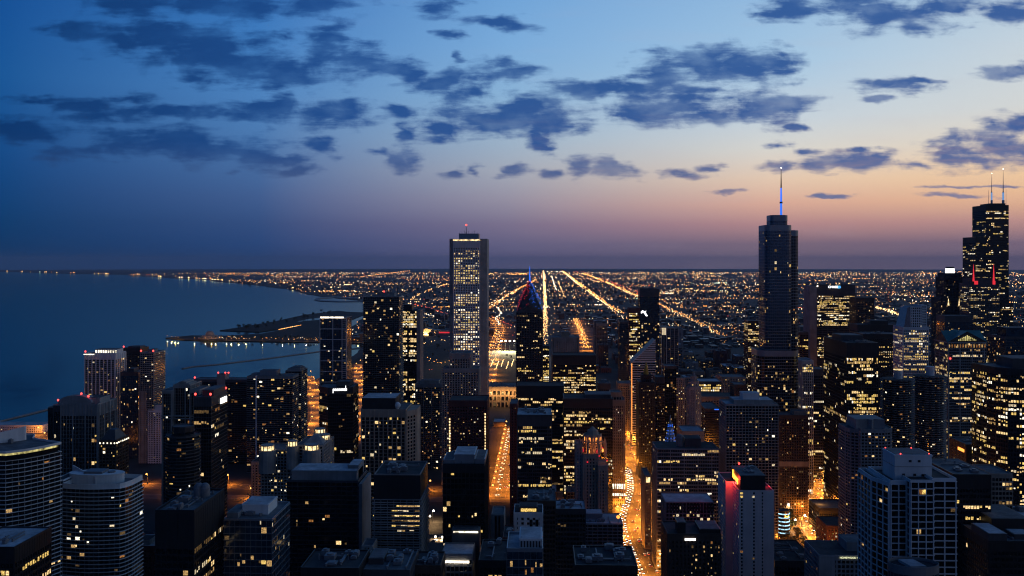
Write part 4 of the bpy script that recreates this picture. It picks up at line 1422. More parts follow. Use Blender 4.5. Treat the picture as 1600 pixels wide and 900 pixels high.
mb.add([(cx - 6, y0 - .6, cz + 3), (cx - 6, y0 - .6, cz - 1), (cx - 1, y0 - .6, cz + 1), (cx + 5, y0 - .6, cz - 7), (cx + 8, y0 - .6, cz - 6), (cx + 3.5, y0 - .6, cz + 1), (cx + 5, y0 - .6, cz + 5), (cx + 1.5, y0 - .6, cz + 2.4), (cx - 2, y0 - .6, cz + 5.5)],
       [(0, 1, 2, 8), (2, 3, 4, 5), (2, 5, 7, 8), (7, 5, 6)])
bb.part('emblem', mb, M['sign_w'])
S('office_tower', 'dark red tower with stacked lit floors, directly left of the blue glass tower', 983, 1000, 482, 1900, 34, 'office', wall='red', lit=.5, cap=9, pal='white', litfn=lambda i, k, nf, j, nb, l: min(.9, l * (1.2 if 4 < k < 18 else .3)))
S('office_tower', 'black tower with few lights left of the dark red tower', 968, 982, 503, 1850, 30, 'glass', lit=.03, cap=3)
b = S('apartment_tower', 'white-framed glass tower with a pale lit top corner, right of the blue glass tower', 1041, 1060, 513, 1720, 34, 'glass', wall='conc', lit=.07, bw=7, pw=.9, sh=.4, pd=.6, fh=3.4, cap=0, pal='res')
x0, x1, y0, y1, z = b.box
mb = MB(); mb.box(x0 - 8, x0 - .4, y0 - .5, y0 + 22, 0, z - 1); sw = b.part('side_wing', mb, M['gblack'])
mb = MB(); mb.box(x0 - 8, x0 - .6, y0 - .9, y0 - .55, z - 12, z + 1); b.part('light_panel', mb, WIN[3])
mb = MB()
for q in (x0 - 8.2, x0 - 4.2, x0 - .2):
    mb.box(q - .35, q + .35, y0 - 1.1, y0, 20, z + 1.5)
b.part('white_fin', mb, M['white'])
S('apartment_tower', 'dark blue-black tower with a lit parapet line, in front of the white-framed glass tower', 1039, 1057, 573, 1400, 30, 'glass', wall='char', glass='gblack', lit=.14, pal='res', cap=3, roof='roof')
S('office_tower', 'mid-height dark tower with bluish windows, right of the gold-tipped tower', 1024, 1039, 590, 1380, 28, 'office', wall='char', lit=.2, mode='res', pal='res')
# octagonal stone tower
Y = 1190
xc = X_at(1084, Y + 8)
z = Z_at(606, xc, Y)
b = Bld('office_tower', 'slim pale octagonal stone tower with a stepped spire, standing alone right of centre', 'building', xc, Y + 8, near=True)
st = {**STY['punched'], 'wall': 'conc', 'bw': 3.6, 'pw': 1.9, 'sh': 1.5, 'lit': .1, 'cap': 2}
b.seg(circ(xc, Y + 8, 9.2, 8), 60, z, {**st}, litfn=lambda i, k, nf, j, nb, l: .9 if i == 6 else .06)
b.seg(rect(xc - 15, xc + 15, Y - 2, Y + 28), 0, 60, st)
b.seg(circ(xc, Y + 8, 6.6, 8), z, z + 7, st)
b.seg(circ(xc, Y + 8, 4.2, 8), z + 7, z + 13, st)
mb = MB(); mb.tube(xc, Y + 8, z + 13, z + 20, 3, .3, n=8); b.part('spire', mb, M['conc'])
b.done()
# white clock tower lit blue
Y = 1030
x0, x1 = X_at(1026, Y), X_at(1066, Y)
xc = X_at(1049, Y)
z = Z_at(707, xc, Y)
b = Bld('office_tower', 'white ornate tower lit electric blue with a cream lit base, behind the grey gridded office', 'building', (x0 + x1) / 2, Y + 15, near=True)
st = {**STY['punched'], 'wall': 'stone', 'bw': 2.8, 'pw': 1.3, 'sh': 1.4, 'lit': .05}
b.seg(rect(x0, x1, Y + 2, Y + 30), 0, Z_at(694, xc, Y) - 5, st)
b.seg(rect(xc - 8, xc + 8, Y, Y + 16), 60, z + 3, {**st, 'wall': 'white'})
zz = z + 3
for (r_, hh) in ((6.2, 7), (4.6, 8), (3.1, 8), (1.9, 5)):
    b.seg(circ(xc, Y + 8, r_, 8), zz, zz + hh, {**st, 'wall': 'white', 'bw': 3, 'pw': 1.1, 'lit': .3, 'pal': 'white', 'cap': 1.2})
    m2 = MB()
    for q in range(8):
        a_ = 2 * math.pi * q / 8
        m2.ball(xc + (r_ + .7) * math.cos(a_), Y + 8 + (r_ + .7) * math.sin(a_), zz + 1.0, .55, n=5, k=3)
        m2.ball(xc + (r_ + .5) * math.cos(a_), Y + 8 + (r_ + .5) * math.sin(a_), zz + hh * .6, .5, n=5, k=3)
    b.part('accent_light', m2, M['blue_l'])
    zz += hh
mb = MB(); mb.tube(xc, Y + 8, zz, zz + 9, 1.0, .2, n=6); b.part('spire', mb, M['white'])
for q in range(6):
    mb = MB(); xx = xc - 7.2 + q * 2.6; mb.box(xx, xx + 1.3, Y - .8, Y - .55, z - 9, z - 2); b.part('light_panel', mb, M['crownw'])
b.done()
# grey gridded office
b = S('office_block', 'grey gridded office with yellow window rows and a dark domed roof tank', 1026, 1123, 702, 930, 36, 'grid', wall='grey', bw=2.3, pw=.22, mj=6, mw=.75, sh=1.15, fh=3.55, lit=.3, mode='off', pal='bright', cap=0, roof='roofd', par=.7,
      litfn=lambda i, k, nf, j, nb, l: (min(.75, l) if i == 0 else .06))
x0, x1, y0, y1, z = b.box
b.pent(x0 + 30, x0 + 46, y0 + 12, y0 + 30, z + .2, 8, 'char')
mb = MB(); mb.tube(x0 + 25, y0 + 16, z, z + 9, 3.6, n=14); mb.ball(x0 + 25, y0 + 16, z + 9, 3.5, n=14, k=6); b.part('roof_tank', mb, M['gmetal'])
b = S('office_block', 'pale-roofed gridded block with tall louvres under its eaves, overlapping the larger gridded office', 1040, 1115, 785, 820, 30, 'grid', wall='grey', bw=2.9, pw=.6, sh=.9, fh=3.25, lit=.1, pal='bright', cap=0, roof='roofw', par=.5,
      litfn=lambda i, k, nf, j, nb, l: 0 if k < 1 else (.4 if (k in (3, 4, 6) and i == 0 and 1 < j) else .05))
x0, x1, y0, y1, z = b.box
mb = MB()
for q in range(17):
    mb.box(x0 + .7 + q * (x1 - x0) / 16.7, x0 + 2.3 + q * (x1 - x0) / 16.7, y0 - .62, y0 - .52, z - 7.5, z - .8)
b.part('louvre', mb, M['black'])
b = S('hotel', 'dark brown block with warm windows and a small white sign, below the pale-roofed block', 1043, 1127, 836, 710, 34, 'punched', wall='brown', bw=3.0, pw=1.5, sh=1.3, fh=3.25, lit=.27, pal='warm', cap=4, roof='roofd', pent=[(.62, 1, .1, .8, 3, 'black'), (.2, .35, .1, .5, 8, 'black')],
      litfn=lambda i, k, nf, j, nb, l: (.03 if j < 5 else .4 if j % 5 in (1, 2) else .14) if i == 0 else .04)
x0, x1, y0, y1, z = b.box
mb = MB(); mb.box(x0 + 13, x0 + 21, y0 - .9, y0 - .5, z - 4, z - 2.4); b.part('sign', mb, M['sign_w'])
b = S('office_block', 'narrow golden-lit stone building on the right side of the glowing avenue', 1008, 1017, 745, 1000, 40, 'punched', wall='stone', bw=3, pw=1.6, lit=.3, pal='warm', roof='roof')
x0, x1, y0, y1, z = b.box
mb = MB(); mb.box(x0 + 1, x1 - 1, y0 - .6, y0 - .3, z - 6, z - .5); b.part('light_panel', mb, M['crown'])
# pale gridded tower
b = S('apartment_tower', 'pale gridded tower with a white roof box, standing before the rounded glass skyscraper', 1134, 1216, 634, 960, 34, 'grid', wall='conc', bw=3.25, pw=.5, sh=.7, fh=2.95, lit=.07, pal='res', cap=0, par=1.8, roof='roofw',
      pent=[(.18, .92, .15, .85, 4.5, 'conc', 'roofw'), (.36, .68, .25, .7, 11, 'white', 'roofw')])
# white hotel with red sign
Y = 765
x0, x1 = X_at(1155, Y), X_at(1209, Y)
z = Z_at(768, x1, Y)
xl0, xl1 = X_at(1134, Y + 26), X_at(1153, Y + 26)
b = Bld('hotel', 'blank white hotel slab washed in red light under a glowing red rooftop sign', 'hotel', (x0 + x1) / 2, Y + 25, near=True)
st = {**STY['punched'], 'wall': 'white', 'fh': 2.8, 'lit': .02, 'cap': 0, 'bw': 3.4, 'pw': 1.4, 'sh': 1.0, 'sd': .12, 'pd': .2}
b.seg(rect(x0, x1, Y, Y + 42), 0, z, st, litfn=lambda i, k, nf, j, nb, l: .03 if i == 3 else 0, deck=False)
b.seg(rect(xl0, xl1 + 1.5, Y + 26, Y + 60), 0, z + 1, st, litfn=lambda i, k, nf, j, nb, l: .08 if i == 3 else 0, deck=False)
b.deck(rect(x0, x1, Y, Y + 42), z, 'roofd', .9, 'white')
b.deck(rect(xl0, xl1 + 1.5, Y + 26, Y + 60), z + 1, 'roofd', .9, 'white')
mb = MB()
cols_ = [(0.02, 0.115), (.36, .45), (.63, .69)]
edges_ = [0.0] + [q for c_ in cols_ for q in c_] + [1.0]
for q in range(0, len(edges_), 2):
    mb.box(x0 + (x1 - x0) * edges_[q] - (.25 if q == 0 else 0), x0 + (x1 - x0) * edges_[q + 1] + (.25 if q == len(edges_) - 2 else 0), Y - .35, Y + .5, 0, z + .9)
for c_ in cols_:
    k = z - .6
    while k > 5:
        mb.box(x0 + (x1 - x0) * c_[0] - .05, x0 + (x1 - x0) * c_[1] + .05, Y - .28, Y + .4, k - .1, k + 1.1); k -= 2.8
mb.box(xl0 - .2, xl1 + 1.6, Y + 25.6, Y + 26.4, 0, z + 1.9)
b.part('blank_wall', mb, M['glow_tint'])
for (q, kk, wi) in ((0, 0, 7), (0, 1, 7), (1, 1, 3), (0, 17, 5), (1, 19, 0)):
    c_ = cols_[q]
    mb = MB(); zt = z - .75 - 2.8 * kk
    mb.box(x0 + (x1 - x0) * c_[0] + .2, x0 + (x1 - x0) * c_[1] - .2, Y - .2, Y - .14, zt - 1.55, zt - .1); b.part('window', mb, WIN[wi])
px0, px1, py0, py1 = x0 + 1.5, x1 - 6, Y + 3, Y + 40
b.pent(px0, px1, py0, py1, z + .3, 11.5, 'black', 'roof', 'plant_box')
b.units(px0, px1, py0, py1, z + 12, 3)
sg = MB()
for (s0, s1, za, zb) in ((0, 1.4, -1.5, 5.0), (1.2, 3.0, -.4, 2.0), (2.8, 4.0, -2.0, 2.4), (4.2, 5.6, -1.4, 1.4), (5.4, 6.4, .6, 2.0), (6.8, 7.8, -1.6, 1.6), (7.7, 9.2, -1.4, -.3), (7.9, 9.4, .6, 1.7), (9.6, 10.6, -1.8, 1.6), (10.5, 12, .4, 1.6), (12.2, 13.2, -3.0, 1.8), (11.9, 14.2, .8, 1.7)):
    sg.box(px0 - .9, px0 - .35, py0 + 27 - s1 * 1.5, py0 + 27 - s0 * 1.5, z + 6.2 + za, z + 6.2 + zb)
b.part('sign_lettering', sg, M['sign_r'])
b.beacon(px1 - 14, py1 - 2, z + 11.8, .9)
LAMPS_EXTRA = CROWN_LAMPS + [(px0 - 5.5, py0 + 16, z + 6.0, (1, .03, .03), 8000.0), (xl0 + 7, Y + 22.5, z + 1.5, (1, .07, .06), 2300.0), (x1 - 2.5, Y + 14, z + 3.0, (1, .03, .04), 1500.0)]
LX_ROOT = b.root
b.done()
# rounded glass skyscraper with spire
Y = 1200
b = Bld('skyscraper', 'tall rounded blue glass skyscraper with stepped top and slim blue-lit spire', 'building', X_at(1222, Y), Y + 25)
gst = {**STY['glass'], 'wall': 'steel', 'glass': 'gsteel', 'bw': 2.6, 'pw': .1, 'sh': .45, 'sd': .1, 'pd': .16, 'fh': 3.9, 'cap': 6, 'pal': 'warm'}


def rr(pa, pb, ya, yb, r):
    return rrect(X_at(pa, Y), X_at(pb, Y), ya, yb, r, 5)


zt = Z_at(353, X_at(1200, Y), Y)
zb = Z_at(549, X_at(1220, Y), Y)
b.seg(rr(1184, 1249, Y - 4, Y + 46, 11), 0, zb, {**gst, 'glass': 'gblack', 'lit': .2, 'sh': .6}, litfn=lambda i, k, nf, j, nb, l: (.02 if k < 3 else (.1 if i < 6 else .22)))
b.seg(rr(1196, 1238, Y, Y + 42, 6), zb, zt, {**gst, 'lit': .02}, litfn=lambda i, k, nf, j, nb, l: .35 if k in (22, 25, 36, 43, 46) and 1 < i < 23 else .03)
b.seg(rr(1229, 1250.5, Y + 6, Y + 44, 5), zb, Z_at(361, X_at(1250, Y), Y), {**gst, 'lit': .1, 'glass': 'gblack', 'pw': .25}, litfn=lambda i, k, nf, j, nb, l: .03 if k < 24 else .2)
b.seg(rr(1207, 1234, Y + 8, Y + 34, 4), zt, Z_at(337, X_at(1220, Y), Y), {**gst, 'lit': 0})
xs_ = X_at(1220.5, Y + 20)
z1 = Z_at(337, xs_, Y + 20)
z2 = Z_at(263, xs_, Y + 20)
mb = MB(); mb.tube(xs_, Y + 20, z1, z1 + 16, 1.5, 1.3, n=10); mb.tube(xs_, Y + 20, z1 + 18, z1 + 36, 1.25, 1.0, n=10); sp_ = b.part('spire', mb, M['blue_l'])
mb = MB(); mb.tube(xs_, Y + 20, z1 + 15.9, z1 + 18.1, 1.9, n=10); mb.tube(xs_, Y + 20, z1 + 35.9, z2, .9, .25, n=8); mb.build('mast', M['char'], sp_)
mb = MB(); mb.ball(xs_, Y + 20, z2 + .6, .6); mb.build('lamp', M['lampw'], sp_)
b.done()
b = S('hotel', 'bronze-brown hotel slab lit orange from the street, at the foot of the rounded glass skyscraper', 1218, 1263, 650, 1138, 26, 'punched', wall='brown', bw=2.8, pw=1.2, sh=1.2, fh=3.3, lit=.1, pal='orange', cap=3, pent=[(.55, 1.0, .2, .9, 4, 'stone')])
x0, x1, y0, y1, z = b.box
mb = MB(); mb.box(x0 - .8, x1 + .8, y0 - .9, y0 + 1, z - 61, z - 55); b.part('ledge', mb, M['stone'])
S('office_tower', 'slim tower of close white uprights, right of the rounded glass skyscraper', 1253, 1271, 564, 1250, 34, 'piers', wall='white', bw=2.4, pw=.9, pd=.9, sh=.8, lit=.3, pal='white', cap=4, mode='off')
b = S('office_tower', 'dark tower with two red roof lamps, left of the big black yellow-windowed office', 1268, 1291, 578, 1330, 34, 'office', wall='char', lit=.15, beacons=2, pal='white')
x0, x1, y0, y1, z = b.box
S('office_tower', 'narrow brown office with even lit rows behind the white-upright tower', 1249, 1263, 520, 1780, 34, 'office', wall='brown', lit=.4, cap=4)
b = S('office_tower', 'dark round-shouldered office lit in its upper floors, peeping out left of the rounded skyscraper', 1169, 1196, 502, 1900, 40, 'office', wall='black', lit=.5, cap=4, pal='bright', litfn=lambda i, k, nf, j, nb, l: l if k < 10 else .1)
# office with white sign letters at its top
Y = 1880
b = S('skyscraper', 'broad brightly lit office tower with white lit word and blue emblem on top', 1276, 1336, 446, Y, 44, 'office', wall='char', bw=2.2, mj=5, mw=1.0, pw=.3, sh=1.5, fh=3.8, lit=.75, pal='bright', cap=20, roof='roofd',
      litfn=lambda i, k, nf, j, nb, l: (0 if (16 <= k <= 19 or 33 <= k <= 35) else min(.85, max(.5, l))) if i == 0 else 0)
x0, x1, y0, y1, z = b.box
mb = MB(); mb.box(x0 - 14, x0 - .3, y0 - 1.2, y1, 0, z - 1); b.part('end_wall', mb, M['grey'])
xt = X_at(1301.5, Y)
text(b.root, 'CHASE', (xt, y0 - 1.2, Z_at(448.5, xt, Y)), 6.4, 'sign_w', depth_=.3)
xo, zo = X_at(1311, Y), Z_at(448.5, X_at(1311, Y), Y)
mb = MB()
for q in range(4):
    a_ = R(90 * q)
    def rt(p_, a_=a_):
        return (xo + p_[0] * math.cos(a_) - p_[1] * math.sin(a_), y0 - 1.2, zo + p_[0] * math.sin(a_) + p_[1] * math.cos(a_))
    mb.add([rt((-1.1, 1.2)), rt((1.3, 1.2)), rt((2.6, 2.5)), rt((-1.1, 2.5))], [(0, 1, 2, 3)])
b.part('emblem', mb, M['sign_b'])
mb = MB(); mb.ball(X_at(1277, Y), y0 - 1.5, Z_at(447, x0, Y), 1.2); b.part('lamp', mb, M['lampw'])
S('office_tower', 'dark brown-black tower of fine orange-lit rows, right of the tower with the white word', 1338, 1366, 466, 1790, 40, 'office', wall='brown', bw=2.6, pw=1.2, lit=.3, pal='orange', cap=6, mode='res')
S('office_tower', 'flat-roofed black office with a low wide plant room, behind the big black yellow-windowed office', 1340, 1412, 508, 1660, 40, 'office', wall='black', lit=.04, cap=10, pent=[(.3, .7, .2, .8, 7, 'black')], roof='roof')
S('office_tower', 'dark office with square yellow windows, right behind the big black yellow-windowed office', 1349, 1410, 523, 1500, 46, 'punched', wall='black', bw=3.4, pw=1.5, sh=1.8, fh=3.9, lit=.36, pal='off', mode='off', cap=6, units=4, roof='roof')
# pale tower with a chiselled top
Y = 1400
x0, x1 = X_at(1411, Y), X_at(1451, Y)
z = Z_at(512, x0, Y)
b = Bld('office_tower', 'pale grey gridded tower full of lit windows with a slanted glass chisel top', 'building', (x0 + x1) / 2, Y + 20)
st = {**STY['grid'], 'wall': 'white', 'bw': 3.0, 'pw': 1.1, 'sh': 1.4, 'fh': 3.8, 'lit': .6, 'pal': 'white', 'mode': 'off', 'cap': 3}
b.seg(rect(x0, x1, Y, Y + 38), 0, z, st, litfn=lambda i, k, nf, j, nb, l: min(.8, max(.35, l)))
xa, xb = X_at(1424, Y), X_at(1442, Y)
z2 = Z_at(480, xa, Y)
b.seg(rect(xa, xb, Y + 3, Y + 34), z, z2, {**st, 'lit': .02, 'cap': 0})
b.seg(rect(xb, x1 - .5, Y + 6, Y + 34), z, z2 + 2, {**st, 'lit': .02, 'cap': 0})
mb = MB()
mb.add([(x0 + 2, Y + 2, z), (xa - .5, Y + 2, z), (xa - .5, Y + 4, z2), (xa - 4, Y + 4, z2), (x0 + 2, Y + 34, z), (xa - .5, Y + 34, z), (xa - .5, Y + 32, z2), (xa - 4, Y + 32, z2)], [(0, 1, 2, 3), (4, 0, 3, 7), (3, 2, 6, 7), (5, 4, 7, 6)])
b.part('slanted_glazing', mb, M['gsteel'])
b.done()
# big black office
Y = 1100
b = S('office_tower', 'big black office glowing with dense yellow windows, right of the bending orange street', 1323, 1372, 536, Y, 88, 'office', wall='black', bw=1.9, pw=.3, sh=1.0, sd=.18, pd=.3, fh=3.85, lit=.6, pal='bright', cap=17, roof='roofd', par=.4, pent=[(.1, .8, .35, .75, 6, 'char', 'roof')],
      litfn=lambda i, k, nf, j, nb, l: (.0 if k in (8, 9) else min(.93, max(.5, l * 1.2)) if (k < 24) else .3) if i == 0 else (.16 if k < 9 else (.45 if k in (18, 19) else .05)))
x0, x1, y0, y1, z = b.box
b.units(x0, x1, y0, y1, z + .3, 8)
# twin corncob towers
for q, (pc, Yc, pt, lb) in enumerate(((1402, 1190, 591, 'left of two round balcony towers, with a bright rim on its white lift drum'), (1452, 1205, 586, 'right of two round balcony towers, with a plain white lift drum'))):
    xc = X_at(pc, Yc)
    z = Z_at(pt, xc, Yc)
    b = Bld('apartment_tower', lb, 'building', xc, Yc, 'twin round balcony towers', near=True)
    b.seg(circ(xc, Yc, 16.5, 32), 0, z - 1.2, {**STY['bands'], 'sh': 0, 'pw': .3, 'pd': .3, 'lit': .09, 'fh': 2.85, 'wall': 'char', 'cap': 0}, deck=False)
    fl = MB()
    k = z - .9
    pts = []
    for w in range(96):
        a_ = 2 * math.pi * w / 96
        rr_ = 18.0 + 2.6 * abs(math.sin(a_ * 8))
        pts.append((xc + rr_ * math.cos(a_), Yc + rr_ * math.sin(a_)))
    while k > 4:
        fl.prism(pts, k - .55, k)
        k -= 2.85
    b.part('balcony_slabs', fl, M['grey'])
    b.mb(b.roofm, 'roofd').prism(circ(xc, Yc, 19, 32), z - .8, z - .3)
    mb = MB(); mb.tube(xc + 1, Yc, z - .5, z + 11, 5.2, n=20); mb.box(xc + 1.5, xc + 2.8, Yc - 5.6, Yc - 4.9, z + 4, z + 6); dr = b.part('lift_drum', mb, M['white'])
    if q == 0:
        mb = MB(); mb.tube(xc + 1, Yc, z + 10.6, z + 11.3, 5.4, n=20); mb.build('light_band', M['crown'], dr)
    b.done()
# grey tower with rounded bays
Y = 850
x0, x1, xw = X_at(1345, Y), X_at(1383, Y), X_at(1397, Y + 8)
xl = X_at(1326, Y + 6)
z = Z_at(672, x0, Y)
b = Bld('apartment_tower', 'grey concrete tower with a massive curved roof block, before the big black office', 'building', (x0 + x1) / 2, Y + 20, near=True)
st = {**STY['grid'], 'wall': 'grey', 'bw': 2.9, 'pw': .8, 'sh': 1.1, 'fh': 2.85, 'lit': .05, 'sd': .5, 'pd': .4, 'cap': 2}
b.seg(rect(x0, x1, Y, Y + 40), 0, z, st)
b.seg([(xl, Y + 14), (xl + 2, Y + 7), (x0 - .4, Y + 3), (x0 - .4, Y + 36), (xl, Y + 34)], 0, z - 1, {**st, 'bw': 3.4})
b.seg([(x1 + .4, Y + 6), (xw - 3, Y + 8), (xw, Y + 14), (xw, Y + 38), (x1 + .4, Y + 38)], 0, z - 1, {**st, 'bw': 3.4})
mb = MB()
mb.prism([(x0 - 3, Y + 4), (x0 + 8, Y + 6.5), ((x0 + x1) / 2, Y + 3), (x1 - 8, Y + 6.5), (x1 + 1, Y + 4), (x1 + 1, Y + 30), (x0 - 3, Y + 30)], z + .2, z + 9)
b.part('roof_block', mb, M['grey'])
b.done()
# near white gridded tower bottom right
Y = 450
x0, x1 = X_at(1392, Y), X_at(1494, Y)
xs1, xs2 = X_at(1420, Y), X_at(1456, Y)
z = Z_at(752, x1, Y)
b = Bld('apartment_tower', 'near white gridded tower with a big pale roof block and red corner lamps, bottom right', 'building', (x0 + x1) / 2, Y + 15, near=True)
st = {**STY['grid'], 'wall': 'white', 'bw': 4.4, 'pw': .5, 'sh': .5, 'sd': .4, 'pd': .5, 'fh': 3.15, 'lit': .02, 'pal': 'orange', 'cap': 0}
xa = X_at(1363, Y + 14)
b.seg([(xa, Y + 15), (x0, Y + 2), (x0, Y + 34), (xa, Y + 34)], 0, z - 3, {**st, 'bw': 4.6}, deck=False)
b.deck([(xa, Y + 15), (x0, Y + 2), (x0, Y + 34), (xa, Y + 34)], z - 3, 'roofd', 1.6, 'white')
b.seg(rect(x0 + .5, xs1 - .3, Y + 2, Y + 32), 0, z - 2, {**st, 'bw': 5.0}, deck=False)
b.deck(rect(x0 + .5, xs1 - .3, Y + 2, Y + 32), z - 2, 'roofd', 1.8, 'white')
b.seg(rect(xs1, xs2, Y - 2, Y + 32), 0, z, {**st, 'bw': 3.6, 'pw': .4}, deck=False)
b.deck(rect(xs1, xs2, Y - 2, Y + 32), z, 'roofd', 1.0, 'white')
b.seg(rect(xs2 + .4, x1, Y, Y + 30), 0, z, {**st, 'bw': 5.6}, deck=False)
b.deck(rect(xs2 + .4, x1, Y, Y + 30), z, 'roofd', 1.5, 'white')
pa, pb = X_at(1398, Y + 8), X_at(1456, Y + 8)
o = b.pent(pa, pb, Y + 8, Y + 24, z - 2, 12.5, 'white', 'roof', 'roof_block')
mb = MB()
for (fx, zz_) in ((.38, 9.2), (.62, 9.2), (.5, 2.6), (.72, 2.4), (.8, 2.4), (.2, 2.6)):
    mb.box(pa + (pb - pa) * fx, pa + (pb - pa) * fx + 1.3, Y + 7.85, Y + 7.95, z - 2 + zz_, z - 2 + zz_ + 1.1)
mb.build('louvre', M['black'], o)
mb = MB(); mb.box(pa - .2, pb + .2, Y + 7.8, Y + 24.2, z + 5.0, z + 5.2); mb.build('ledge', M['conc'], o)
for q in ((pa + 3, Y + 8.5), (pb - 1, Y + 9), (pb - 4, Y + 23), (pa + 1, Y + 23)):
    b.beacon(q[0], q[1], z + 8.6, .34)
for (fx, kk, wi) in ((.45, 1, 5), (.6, 1, 7), (.36, 7, 1)):
    mb = MB(); xx = xs1 + (xs2 - xs1) * fx; zt = z - kk * 3.15 - .45; mb.box(xx - 1.0, xx + 1.0, Y - 2.14, Y - 2.08, zt - 2.2, zt); b.part('window', mb, WIN[wi])
b.done()
# gabled green-roof tower
Y = 1300
x0, x1 = X_at(1481, Y), X_at(1541, Y)
z = Z_at(536, x0, Y)
b = Bld('office_tower', 'pale gridded office tower topped by a green gabled temple roof with glowing pediment', 'building', (x0 + x1) / 2, Y + 20)
b.seg(rect(x0, x1, Y, Y + 42), 0, z, {**STY['grid'], 'wall': 'conc', 'glass': 'gblack', 'bw': 2.7, 'pw': .35, 'mj': 6, 'mw': 1.6, 'sh': 1.2, 'sd': .2, 'fh': 3.9, 'lit': .36, 'mode': 'off', 'pal': 'off', 'cap': 0}, deck=True)
mb = MB(); mb.box(x0 - 1, x1 + 1, Y - 1, Y + 43, z, z + 1.6); b.part('cornice', mb, M['conc'])
xm, ym, zr = (x0 + x1) / 2, Y + 21, z + 16
mb = MB()
mb.add([(x0 - 1, Y - 1, z + 1.6), (x1 + 1, Y - 1, z + 1.6), (x1 + 1, Y + 43, z + 1.6), (x0 - 1, Y + 43, z + 1.6), (xm, Y - 1, zr), (x1 + 1, ym, zr), (xm, Y + 43, zr), (x0 - 1, ym, zr), (xm, ym, zr)],
       [(1, 8, 4), (0, 4, 8), (1, 5, 8), (2, 8, 5), (2, 6, 8), (3, 8, 6), (3, 7, 8), (0, 8, 7)])
b.part('gabled_roof', mb, M['copper'])
mb = MB(); mb.add([(x0 - .6, Y - .7, z + 1.5), (x1 + .6, Y - .7, z + 1.5), (xm, Y - .7, zr - .5)], [(0, 1, 2)]); mb.add([(x1 + .7, Y, z + 1.5), (x1 + .7, Y + 42, z + 1.5), (x1 + .7, ym, zr - .5)], [(0, 1, 2)]); mb.add([(x0 - .7, Y, z + 1.5), (x0 - .7, ym, zr - .5), (x0 - .7, Y + 42, z + 1.5)], [(0, 1, 2)])
pe = b.part('pediment', mb, M['brown'])
mb = MB()
for q in range(-5, 6):
    hh = 9.5 * (1 - abs(q) / 6.5)
    mb.box(xm + q * 2.3 - .75, xm + q * 2.3 + .75, Y - 1.0, Y - .8, z + 3.2, z + 3.2 + max(1, hh * .8))
mb.build('light_panel', M['crownd'], pe)
for q in range(14):
    mb = MB(); xx = x0 + 2 + (x1 - x0 - 4) * q / 13; mb.box(xx - .8, xx + .8, Y - .62, Y - .42, z - 6, z - 2); b.part('window', mb, WIN[5 if q % 3 else 1])
mb = MB(); mb.ball(X_at(1484, Y) + .3, Y - 1, Z_at(560, x0, Y), 1.3); b.part('lamp', mb, M['red_l'])
b.done()
# tower with white lit crown
Y = 2300
x0, x1 = X_at(1475, Y), X_at(1506, Y)
z = Z_at(433, x0, Y)
xm = (x0 + x1) / 2
b = Bld('skyscraper', 'dark tower with a bright white lit drum on top, left of the tallest black skyscraper', 'building', xm, Y + 24)
st = {**STY['piers'], 'wall': 'char', 'lit': .1, 'cap': 6, 'bw': 3.4, 'sh': 1.4}
b.seg(rect(x0, x1, Y, Y + 46), 150, z, st)
b.seg(rect(x0 + 4, x1 - 4, Y + 4, Y + 42), z, z + 9, {**st, 'lit': 0})
b.seg(rect(X_at(1470, Y - 4), X_at(1511, Y - 4), Y - 4, Y + 50), 0, Z_at(466, xm, Y), st)
mb = MB(); mb.tube(xm, Y + 22, z + 8.8, z + 22, 9.5, n=16); mb.tube(xm, Y + 22, z + 21.8, z + 25, 9.9, n=16)
cr = b.part('crown_drum', mb, M['char'])
mb = MB(); mb.tube(xm, Y + 22, z + 9.6, z + 20.6, 10.4, n=16); mb.build('light_band', M['sign_w'], cr)
for px_ in (1482, 1499):
    mb = MB(); xx = X_at(px_, Y - 5); zz_ = Z_at(476, xx, Y); mb.tube(xx, Y - 4.8, zz_ - 2, zz_ + 15, 2.2, .4, n=6); b.part('uplight', mb, M['crown'])
b.done()
# office with red spires before the tallest
Y = 2080
x0, x1 = X_at(1514, Y), X_at(1562, Y)
z = Z_at(441, x0, Y)
b = Bld('skyscraper', 'stepped office tower with red glowing corner spires, in front of the tallest black skyscraper', 'building', (x0 + x1) / 2, Y + 24)
st = {**STY['punched'], 'wall': 'char', 'bw': 3.2, 'pw': 1.5, 'sh': 1.7, 'fh': 3.9, 'lit': .45, 'mode': 'off', 'pal': 'white', 'cap': 6}
b.seg(rect(X_at(1518, Y), X_at(1557, Y), Y + 2, Y + 44), 200, z + 8, {**st, 'lit': 0, 'cap': 14})
b.seg(rect(x0, x1, Y, Y + 46), 0, z - 4, st, litfn=lambda i, k, nf, j, nb, l: min(.7, l))
for px_ in (1521.5, 1553):
    xx = X_at(px_, Y)
    mb = MB(); mb.tube(xx, Y + 1, z + 2, z + 40, 2.3, .25, n=6); b.part('spire', mb, M['redx'])
    mb = MB(); mb.box(xx + (1 if px_ < 1530 else -3), xx + (9 if px_ < 1530 else 3), Y - .6, Y - .2, z - 5, z + 3); b.part('light_panel', mb, M['redx'])
b.done()
